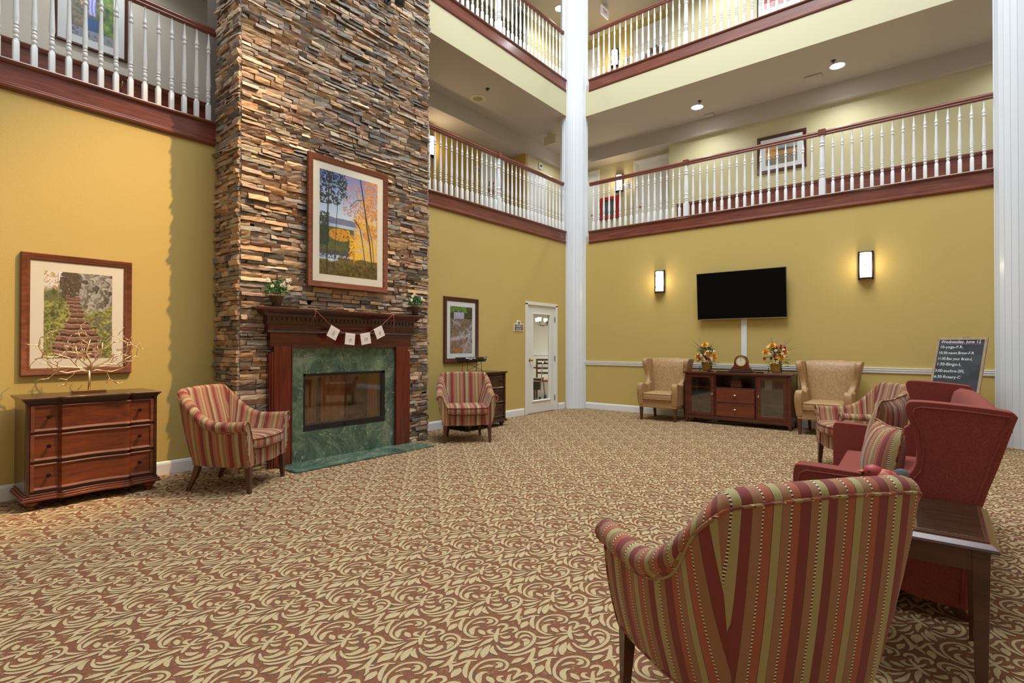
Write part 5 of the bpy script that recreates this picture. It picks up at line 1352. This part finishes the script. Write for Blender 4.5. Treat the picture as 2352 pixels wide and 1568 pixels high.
# wooden boat on a wire stand
root = empty('boat_ornament', (XW+.26, 6.13, .886), PI/2, 'dark wooden boat ornament on a wire stand above the small chest', 'ornament')
m = MB(); n = 16
for j, (wd, z) in enumerate(((.012, .155), (.05, .165), (.075, .19), (.085, .232), (.075, .232), (.06, .19), (.01, .172))):
    for i in range(n+1):
        t = -1+2*i/n; e = max(.02, (1-abs(t)**3.2)); hl = .385-.07*(1-(z-.155)/.077)*1.0; m.v.append((t*hl, -wd*e, z+.0*abs(t)))
k = n+1
for j in range(6):
    for i in range(n): m.f.append((j*k+i, j*k+i+1, (j+1)*k+i+1, (j+1)*k+i)); m.m.append(0)
b = len(m.v); m.v += [(x, -y, z) for x, y, z in m.v]
m.f += [tuple(b+i for i in f[::-1]) for f in list(m.f)]; m.m += [0]*(len(m.f)-len(m.m))
for j in (0, 6):
    for i in range(n): m.f.append((j*k+i, j*k+i+1, b+j*k+i+1, b+j*k+i)); m.m.append(0)
m.build('hull', wood('grey_boat_wood', srgb(58, 50, 42), srgb(94, 82, 66), .5, 'x', 1, 0), root, smooth=50)
m = MB()
for s in (-1, 1): m.tube([(s*.165, -.06, 0), (s*.165, -.05, .17), (s*.165, .05, .17), (s*.165, .06, 0)], .004)
m.tube([(-.165, -.055, .02), (.165, -.055, .14)], .0028); m.tube([(.165, -.055, .02), (-.165, -.055, .14)], .0028); m.ball((0, -.056, .08), .009, 6, 4)
m.build('wire_stand', M['bronze'], root, smooth=180)
m = MB()
for a, w_, z, h_ in ((-.235, .03, .212, .018), (-.20, .028, .211, .016), (-.168, .028, .21, .016), (-.12, .05, .21, .014), (-.055, .018, .21, .016), (-.032, .022, .21, .015), (-.15, .05, .196, .008)): m.box(a, a+w_, -.0875, -.084, z, z+h_)
m.build('faded_hull_lettering', M['white'], root)
for i in range(3): MB().ball((.2+.035*i, -.083, .214), .011, 8, 5, (.8, .3, 1.2)).build('hull_mark', M['white'], root)

# ------------------------------------------------------------------ media console (front = -Y)
CX, CY = -2.575, 9.18
root = empty('media_console', (CX, CY, 0), 0, 'dark cherry media console under the television with glass doors', 'cabinet')
D = M['console']; HT = .87; yb = .24; yf = -.25
m = MB(); m.box(-.85, .85, yf-.025, yb, HT-.028, HT); m.build('top', D, root, bevel=.004)
m = MB()
for s in (-1, 1): m.box(s*.82, s*.80, yf+.03, yb-.01, .12, HT-.028); m.box(s*.33, s*.312, yf+.01, yb-.01, .13, HT-.028)
m.box(-.80, .80, yb-.025, yb-.01, .12, HT-.03); m.box(-.80, .80, yf+.01, yb-.01, .125, .145); m.box(-.312, .312, yf+.01, yb-.01, .60, .62); m.box(-.31, .31, yf+.01, yb-.01, .365, .378)
m.box(-.80, .80, yf, yf+.02, HT-.045, HT-.028)
m.build('carcass', D, root, bevel=.001, seg=1)
for s in (-1, 1):
    for (y, z_) in ((yf, 0), (yb-.05, 0)):
        m = MB(); x0, x1 = s*.825, s*.77; m.v = [(x0, y, .0), (x0-s*.035, y, 0), (x0-s*.035, y+.035, 0), (x0, y+.04, 0), (x0, y, .13), (x1, y, .13), (x1, y+.05, .13), (x0, y+.05, .13), (x0, y, HT-.028), (x1, y, HT-.028), (x1, y+.05, HT-.028), (x0, y+.05, HT-.028)]
        m.f = [(0, 1, 5, 4), (1, 2, 6, 5), (2, 3, 7, 6), (3, 0, 4, 7), (4, 5, 9, 8), (5, 6, 10, 9), (6, 7, 11, 10), (7, 4, 8, 11), (0, 3, 2, 1), (8, 9, 10, 11)]; m.m = [0]*10
        m.build('leg', D, root, bevel=.002)
m = MB(); m.box(-.79, .79, yf+.004, yf+.022, .085, .128); m.build('bottom_rail', D, root, bevel=.002)
for s in (-1, 1):
    xa, xb = s*.768, s*.335; lo, hi = min(xa, xb), max(xa, xb)
    dr = None
    m = MB(); f_ = .052; m.box(lo, lo+f_, yf, yf+.02, .135, HT-.05); m.box(hi-f_, hi, yf, yf+.02, .135, HT-.05); m.box(lo+f_, hi-f_, yf, yf+.02, .135, .195); m.box(lo+f_, hi-f_, yf, yf+.02, HT-.095, HT-.05)
    dr = m.build('door', D, root, bevel=.002)
    MB().box(lo+f_, hi-f_, yf+.008, yf+.011, .195, HT-.095).build('glass_pane', clearglass('cabinet_glass', (.8, .78, .75, 1), .22, .04), dr)
    MB().lathe([(.005, 0), (.005, .012), (.011, .018), (.008, .026), (.001, .028)], 10).xf(Matrix.Translation((xb-s*(-.026), yf, .50)) @ Matrix.Rotation(PI/2, 4, 'X') @ Matrix.Diagonal((1, 2.0, 1, 1))).build('knob', M['nickel'], dr, smooth=60)
    for z in (.355, .60): MB().box(lo+.01, hi-.01, yf+.04, yb-.03, z, z+.018).build('shelf', M['console_shelf'] if 'console_shelf' in M else wood('console_shelf_wood', srgb(96, 52, 34), srgb(136, 80, 54), .4, 'x'), root)
for z0, z1 in ((.15, .362), (.38, .598)):
    dr = MB().box(-.30, .30, yf-.002, yf+.02, z0, z1).build('drawer', wood('drawer_front_wood', srgb(84, 34, 20), srgb(132, 60, 36), .3, 'x', .6, .3), root, bevel=.002)
    MB().lathe([(.006, 0), (.006, .014), (.013, .02), (.010, .028), (.001, .031)], 12).xf(Matrix.Translation((0, yf-.002, (z0+z1)/2+.01)) @ Matrix.Rotation(PI/2, 4, 'X') @ Matrix.Diagonal((1.9, 1, 1, 1))).build('knob', M['nickel'], dr, smooth=60)
# things in and on the console
root = empty('wooden_box', (CX-.02, CY-.05, .621), 0, 'carved wooden box on the open shelf of the console', 'box')
m = MB().prism(catmull([(-.085, 0), (-.095, .03), (-.08, .06), (-.085, .075)], 3).tolist()+catmull([(.085, .075), (.08, .06), (.095, .03), (.085, 0)], 3).tolist(), -.07, .07, 'y'); m.build('box_body', M['dresser'], root, bevel=.004)
MB().box(-.09, .09, -.075, .075, .076, .09).build('lid_rim', M['dresser'], root, bevel=.003); MB().prism([(-.08, .091), (-.07, .115), (.07, .115), (.08, .091)], -.065, .065, 'y').build('lid', M['dresser'], root, bevel=.006)
wb = paint('white_box_card', srgb(224, 222, 214), .6)
for x, w_, lb in ((.51, .055, 'white box behind the right console door, left one'), (.755, .03, 'narrow white case at the right edge behind the console door')):
    o = MB().box(-w_, w_, -.1, .1, 0, .14).build('storage_box', wb, None, bevel=.004, loc=(CX+x-.03, CY-.06, .619)); tag(o, lb, 'box')
o = MB().box(-.10, .10, -.04, .04, 0, .12).build('storage_box', paint('grey_box_card', srgb(88, 92, 94), .6), None, bevel=.004, loc=(CX+.61, CY+.13, .619)); tag(o, 'grey box at the back behind the right console door', 'box')
root = empty('binder', (CX-.39, CY-.12, .619), 0, 'white binder standing at the edge of the left console door', 'binder')
MB().box(-.008, .008, -.1, .1, 0, .15).build('binder_cover', wb, root, bevel=.003); MB().box(-.006, .006, -.098, .102, .002, .148).build('binder_pages', M['mat'], root)
o = MB().box(-.10, .10, -.07, .07, 0, .028).build('disc_player', M['plastic'], None, bevel=.004, loc=(CX+.06+.02, 9.0, .871)); o.scale = (1.6, 1, 1); tag(o, 'flat black disc player in front of the mantel clock', 'player')
o = MB().box(-.055, .055, -.03, .03, 0, .022).build('media_box', M['plastic'], None, bevel=.004, loc=(CX+.32+.03, 9.03, .871)); tag(o, 'small black box between clock and right flowers', 'media box')
o = MB().box(-.045, .045, -.03, .03, 0, .014).build('media_box', M['plastic'], None, bevel=.004, loc=(CX-.4-.03, 9.05, .871)); tag(o, 'small flat black box beside the left flowers', 'media box')
m = MB(); m.box(-.11, .11, -.045, .045, 0, .012)
for i in range(12):
    for j in range(4): m.box(-.105+i*.0175, -.0905+i*.0175, -.04+j*.02, -.024+j*.02, .012, .017)
o = m.build('keyboard', M['plastic'], None, loc=(CX-.19, 8.99, .871), rot=.05); tag(o, 'small black keyboard left of the disc player', 'keyboard')
# mantel clock
root = empty('mantel_clock', (CX+.045, 9.14, .871), 0, 'arched wooden mantel clock with cream dial on the console', 'clock'); root.scale = (1.22, 1, 1.22)
pr = catmull([(-.15, .022), (-.135, .045), (-.105, .07), (-.09, .11), (-.085, .16), (-.06, .21), (0, .232)], 5).tolist(); pr += [(-x, z) for x, z in pr[::-1][1:]]
MB().prism(pr, -.035, .035, 'y').build('clock_case', M['dresser'], root, bevel=.004); MB().box(-.165, .165, -.045, .045, 0, .022).build('clock_base', M['dresser'], root, bevel=.004)
rx = lambda y: Matrix.Translation((0, y, .148)) @ Matrix.Rotation(PI/2, 4, 'X')
MB().lathe([(.066, 0), (.07, .006), (.062, .008)], 32, cap=False).xf(rx(-.035)).build('bezel', M['brass'], root, smooth=60)
MB().lathe([(.001, .002), (.064, .002), (.064, .0)], 32).xf(rx(-.035)).build('dial', paint('cream_dial', srgb(228, 216, 180), .5), root)
m = MB(); m.box(-.002, .002, -.0385, -.038, .148, .198); m.box(-.002, .0012, -.0385, -.038, .148, .185)
for i in range(12):
    a = i*PI/6; m.box(.052*math.sin(a)-.002, .052*math.sin(a)+.002, -.0385, -.0375, .148+.052*math.cos(a)-.005, .148+.052*math.cos(a)+.005)
m.build('hands_and_marks', M['plastic'], root)

# flowers
def bouquet(loc, label, seed, flip=1):
    r = random.Random(seed); root = empty('flower_arrangement', loc, 0, label, 'flowers', 'gold and red silk flower arrangements on the console'); root.scale = (1.4, 1.35, 1.3)
    MB().lathe([(.045, .012), (.062, .02), (.07, .06), (.072, .10), (.078, .112), (.07, .114), (.06, .10)], 4, cap=True).xf(Matrix.Rotation(PI/4, 4, 'Z')).build('vase', M['pot_y'], root, bevel=.006)
    m = MB()
    for sx in (-1, 1): m.tube([(sx*.06, -.05, .07), (sx*.075, -.06, .04), (sx*.06, -.055, .02), (sx*.075, -.06, .004)], .0045, 6)
    m.build('vase_feet', M['bronze'], root, smooth=180)
    m = MB()
    for i in range(170):
        a = r.uniform(0, 2*PI); e = r.uniform(-.2, 1.2); R_ = r.uniform(.06, .15); c = Vector((R_*math.cos(a)*math.cos(e*.9), R_*math.sin(a)*math.cos(e*.9)*.8, .13+.20*max(-.2, math.sin(e))))
        d = Vector((math.cos(a), math.sin(a), r.uniform(-.6, .4))).normalized()*r.uniform(.022, .04); s = d.cross(Vector((0, 0, 1))).normalized()*d.length*.35; u = Vector((0, 0, r.uniform(-.006, .006)))
        m.add([c-d, c+s+u, c+d, c-s+u], [(0, 1, 2, 3)])
    m.build('foliage', M['leaf2'], root)
    m = MB()
    for i in range(26):
        a = r.uniform(0, 2*PI); b = r.uniform(.2, 1.0); p0 = Vector((0, 0, .14)); p1 = p0+Vector((b*.2*math.cos(a)-.03*flip, b*.14*math.sin(a), r.uniform(.16, .31))); mid = (p0+p1)/2+Vector((0, 0, .04)); m.tube([p0, mid, p1], [.002, .0016, .0006], 4)
    m.build('grass_blades', M['straw'], root, smooth=180)
    def bloom(c, R_, mt, nm, np_=11):
        b = MB(); dd = Vector((c[0], c[1]-.12, c[2]-.16)).normalized()
        q = dd.to_track_quat('Z', 'Y').to_matrix().to_4x4(); Mx = Matrix.Translation(c) @ q
        for ringi, (rr, tilt, k) in enumerate(((1, .25, np_), (.72, .7, np_-3), (.42, 1.15, 6))):
            for i in range(k):
                a = 2*PI*i/k+ringi*.4; ca, sa = math.cos(a), math.sin(a); L_ = R_*rr; w = R_*.36
                pts = [(.1, 0, 0), (.6, w/R_, .25*math.sin(tilt)), (1, .0, .5*math.sin(tilt)), (.6, -w/R_, .25*math.sin(tilt))]
                vs = []
                for u, v, z in pts:
                    x = u*L_*math.cos(tilt*.8); vs.append(Mx @ Vector((x*ca-v*R_*.8*sa, x*sa+v*R_*.8*ca, z*R_*1.3+.004*ringi)))
                b.add(vs, [(0, 1, 2, 3)])
        b.ball(Mx @ Vector((0, 0, R_*.3)), R_*.22, 6, 4); b.build(nm, mt, root)
    Y = [(-.085, -.06, .205), (.03, -.07, .235), (-.01, -.04, .345), (.10, -.05, .20)] if flip > 0 else [(-.09, -.06, .26), (-.03, -.04, .335), (.065, -.07, .20), (.09, -.03, .26)]
    for c in Y: bloom(c, .052, M['petal_y'], 'golden_flower')
    for c in [(-.055, -.09, .165), (-.05, -.03, .32), (.055, -.10, .16)] if flip > 0 else [(.01, -.09, .205), (.06, -.05, .33), (.1, -.06, .31), (.02, -.06, .31), (-.10, -.08, .18)]: bloom(c, .026, M['petal_r'], 'red_flower', 7)
    for i in range(8): bloom((r.uniform(-.1, .12), -.09, r.uniform(.14, .33)), .018, M['petal'], 'white_flower', 6)
bouquet((CX-.51, 9.11, .871), 'gold and red flower arrangement left of the clock', 3)
bouquet((CX+.575, 9.11, .871), 'gold and red flower arrangement right of the clock', 8, -1)
def mantel_plant(loc, label, seed, k):
    r = random.Random(seed); root = empty('potted_plant', loc, PI/2, label, 'potted plant', 'flowering plants on the mantel shelf')
    MB().lathe([(.034*k, .018), (.038*k, .024), (.05*k, .07), (.066*k, .118), (.062*k, .12), (.05*k, .11)], 14).build('pot', M['pot'], root, smooth=40)
    MB().box(-.048*k, .048*k, -.04*k, .04*k, .008, .018).build('stand', M['bronze'], root, bevel=.002)
    m = MB()
    for i in range(240):
        a = r.uniform(0, 2*PI); e = math.asin(r.uniform(-.35, 1)); R_ = r.uniform(.05, .105)*k; c = Vector((R_*math.cos(a)*math.cos(e)*1.05, R_*math.sin(a)*math.cos(e)*.6, (.165+.0*k)*k+R_*math.sin(e)))
        d = Vector((r.uniform(-1, 1), r.uniform(-1, 1), r.uniform(-1, 1))).normalized()*.016; s = d.cross(Vector((.3, 1, .2))).normalized()*.009; m.add([c-d, c+s, c+d, c-s], [(0, 1, 2, 3)])
    m.build('foliage', M['leaf'], root)
    for i in range(9):
        a = r.uniform(0, 2*PI); R_ = .1*k; x = R_*math.cos(a)*1.1; c = Vector((x, -r.uniform(.02, .06)*k, (.19+.075*r.uniform(-.1, 1))*k)); b = MB()
        for j in range(5):
            q = 2*PI*j/5; p = c+Vector((.012*math.cos(q), -.004, .012*math.sin(q))); b.ball(p, .009, 6, 4, (1, .4, 1))
        b.build('blossom', M['petal'], root, smooth=180)
mantel_plant((XCH+.085, 3.62-.885, 1.701), 'white-flowering potted plant at the left end of the mantel shelf', 21, 1.12)
mantel_plant((XCH+.085, 3.62+1.005, 1.701), 'white-flowering potted plant at the right end of the mantel shelf', 22, 1.05)

# ------------------------------------------------------------------ television, cable cover
root = empty('television', (-2.63, YC-.0, 2.18), 0, 'large flat black television tilted down on the wall', 'television')
T_ = Matrix.Translation((0, -.11, 0)) @ Matrix.Rotation(math.radians(4.5), 4, 'X') @ Matrix.Rotation(math.radians(0), 4, 'Z')
m = MB(); m.box(-.725, .725, -.015, .02, -.41, .41); m.box(-.45, .45, .02, .045, -.3, .2); m.xf(T_); m.build('casing', M['plastic'], root, bevel=.004)
def scr():
    t = NT('television_screen'); t.base(srgb(3, 3, 3)); t.set(Roughness=.45); t.b.inputs['Specular IOR Level'].default_value = .12; return t.m
MB().box(-.716, .716, -.0165, -.0155, -.398, .402).xf(T_).build('screen', scr(), root)
m = MB(); ring(m, 1.452, .822, [(0, -.018), (0, .017), (.005, .0175), (.0052, .0155)]); m.xf(T_); m.build('bezel', metal('champagne_bezel', srgb(150, 140, 120), .35), root)
MB().box(-.716, .716, -.019, -.0165, -.409, -.399).xf(T_).build('bottom_strip', M['nickel'], root)
MB().box(-.2, .2, -.08, -.004, -.12, .12).build('wall_bracket', M['black'], root)
o = MB().box(-.047, .047, -.022, 0, 0, .90).build('cable_cover', M['white'], None, bevel=.006, loc=(-2.59, YC, .99)); tag(o, 'white cable cover running down the wall below the television', 'cable cover')
root = empty('power_strip', (0, 0, 0.003), 0, 'white power strip with its cord on the carpet under the console', 'power strip')
MB().box(CX-.47, CX-.37, 9.22, 9.28, 0, .03).build('housing', M['white'], root, bevel=.004)
pts = [(CX-.47, 9.25, .012), (CX-.55, 9.2, .008), (CX-.45, 9.13, .008), (CX-.3, 9.12, .008), (CX-.15, 9.2, .008), (CX-.05, 9.15, .008), (CX+.1, 9.3, .008), (CX+.3, 9.42, .008)]
MB().tube([tuple(p) for p in catmull(pts, 5)], .005, 6).build('cord', wb, root, smooth=180)

# ------------------------------------------------------------------ chalkboard on an easel
chalk = paint('white_chalk', srgb(226, 228, 228), .9); slate = None
def slate_m():
    t = NT('slate_board'); n = t.noise(t.coords(), 5, 4, .6); t.base(t.ramp(n, [(.35, srgb(30, 32, 36)), (.7, srgb(58, 61, 66))])); t.set(Roughness=.7); return t.m
root = empty('chalkboard_easel', (.245, 9.04, 0), math.radians(-24), 'chalkboard with the day schedule in a pale wooden frame, leaning on an easel', 'chalkboard')
LB = Matrix.Translation((0, 0, 1.405)) @ Matrix.Rotation(math.radians(-9), 4, 'X') @ Matrix.Translation((-.0, 0, -.44))
SH = Matrix.Identity(4); SH[0][2] = .14   # the board hangs a little askew
SHr = Matrix.Rotation(math.radians(7.5), 4, 'Y')
pale = wood('pale_frame_wood', srgb(142, 118, 92), srgb(176, 150, 122), .6, 'z', .8, 0)
bw, bh = .54, .92
LB = Matrix.Translation((0, 0, 1.412)) @ Matrix.Rotation(math.radians(-19), 4, 'X') @ Matrix.Translation((0, 0, -.46))
m = MB(); ring(m, bw, bh, [(0, -.008), (0, .012), (.004, .014), (.028, .014), (.03, .006)]); m.xf(LB); m.build('frame', pale, root)
MB().box(-bw/2+.025, bw/2-.025, -.006, .004, -bh/2+.025, bh/2-.025).xf(LB).build('slate', slate_m(), root)
for s, sz, x, z, sx in (('Wednesday, June 12', .062, -.225, .388, .84), ('10-yoga-F.R.', .052, -.23, .318, 1.0), ('10:30-news.Brew-F.R', .052, -.235, .236, .86), ('11:30-flex your Brain-L', .052, -.235, .155, .78), ('1:30-Bingo-L', .056, -.235, .078, .95), ('3:00-euchre-2FL', .054, -.24, -.012, .9), ('6:30-Rosary-C', .054, -.24, -.094, .92)):
    o = text('chalk_writing', s, sz, root, (0, 0, 0), (0, 0, 0), chalk, .0006, 'LEFT', 0, sx)
    o.matrix_local = LB @ Matrix.Translation((x, -.0066, z)) @ Matrix.Rotation(PI/2, 4, 'X') @ Matrix.Diagonal((sx, 1, 1, 1))
MB().box(-.235, .235, -.0072, -.0062, .374, .378).xf(LB).build('chalk_line', paint('purple_chalk', srgb(150, 110, 160), .9), root)
for s in (-1, 1): MB().tube([(s*.20, -.20, 0), (s*.12, .03, 1.0), (s*.03, .10, 1.42)], .014, 6).build('leg', pale, root, smooth=40)
MB().tube([(0, .36, 0), (0, .11, 1.40)], .014, 6).build('leg', pale, root, smooth=40); MB().box(-.03, .03, .06, .10, 1.38, 1.43).build('head_block', pale, root, bevel=.004); MB().box(-.24, .24, -.13, -.085, .49, .52).build('tray', pale, root, bevel=.004)

# warm accent spotlights high on the opposite side of the atrium
lamp('accent_spot_picture', 'SPOT', (-2.4, 4.8, 8.4), 3000, (1, .64, .28), target=(-6.05, .98, 1.25), spot_size=math.radians(25), spot_blend=.85, shadow_soft_size=.05)
lamp('accent_spot_fireplace', 'SPOT', (-2.6, 5.3, 8.6), 1000, (1, .64, .28), target=(-5.45, 3.85, 1.9), spot_size=math.radians(17), spot_blend=.9, shadow_soft_size=.05)
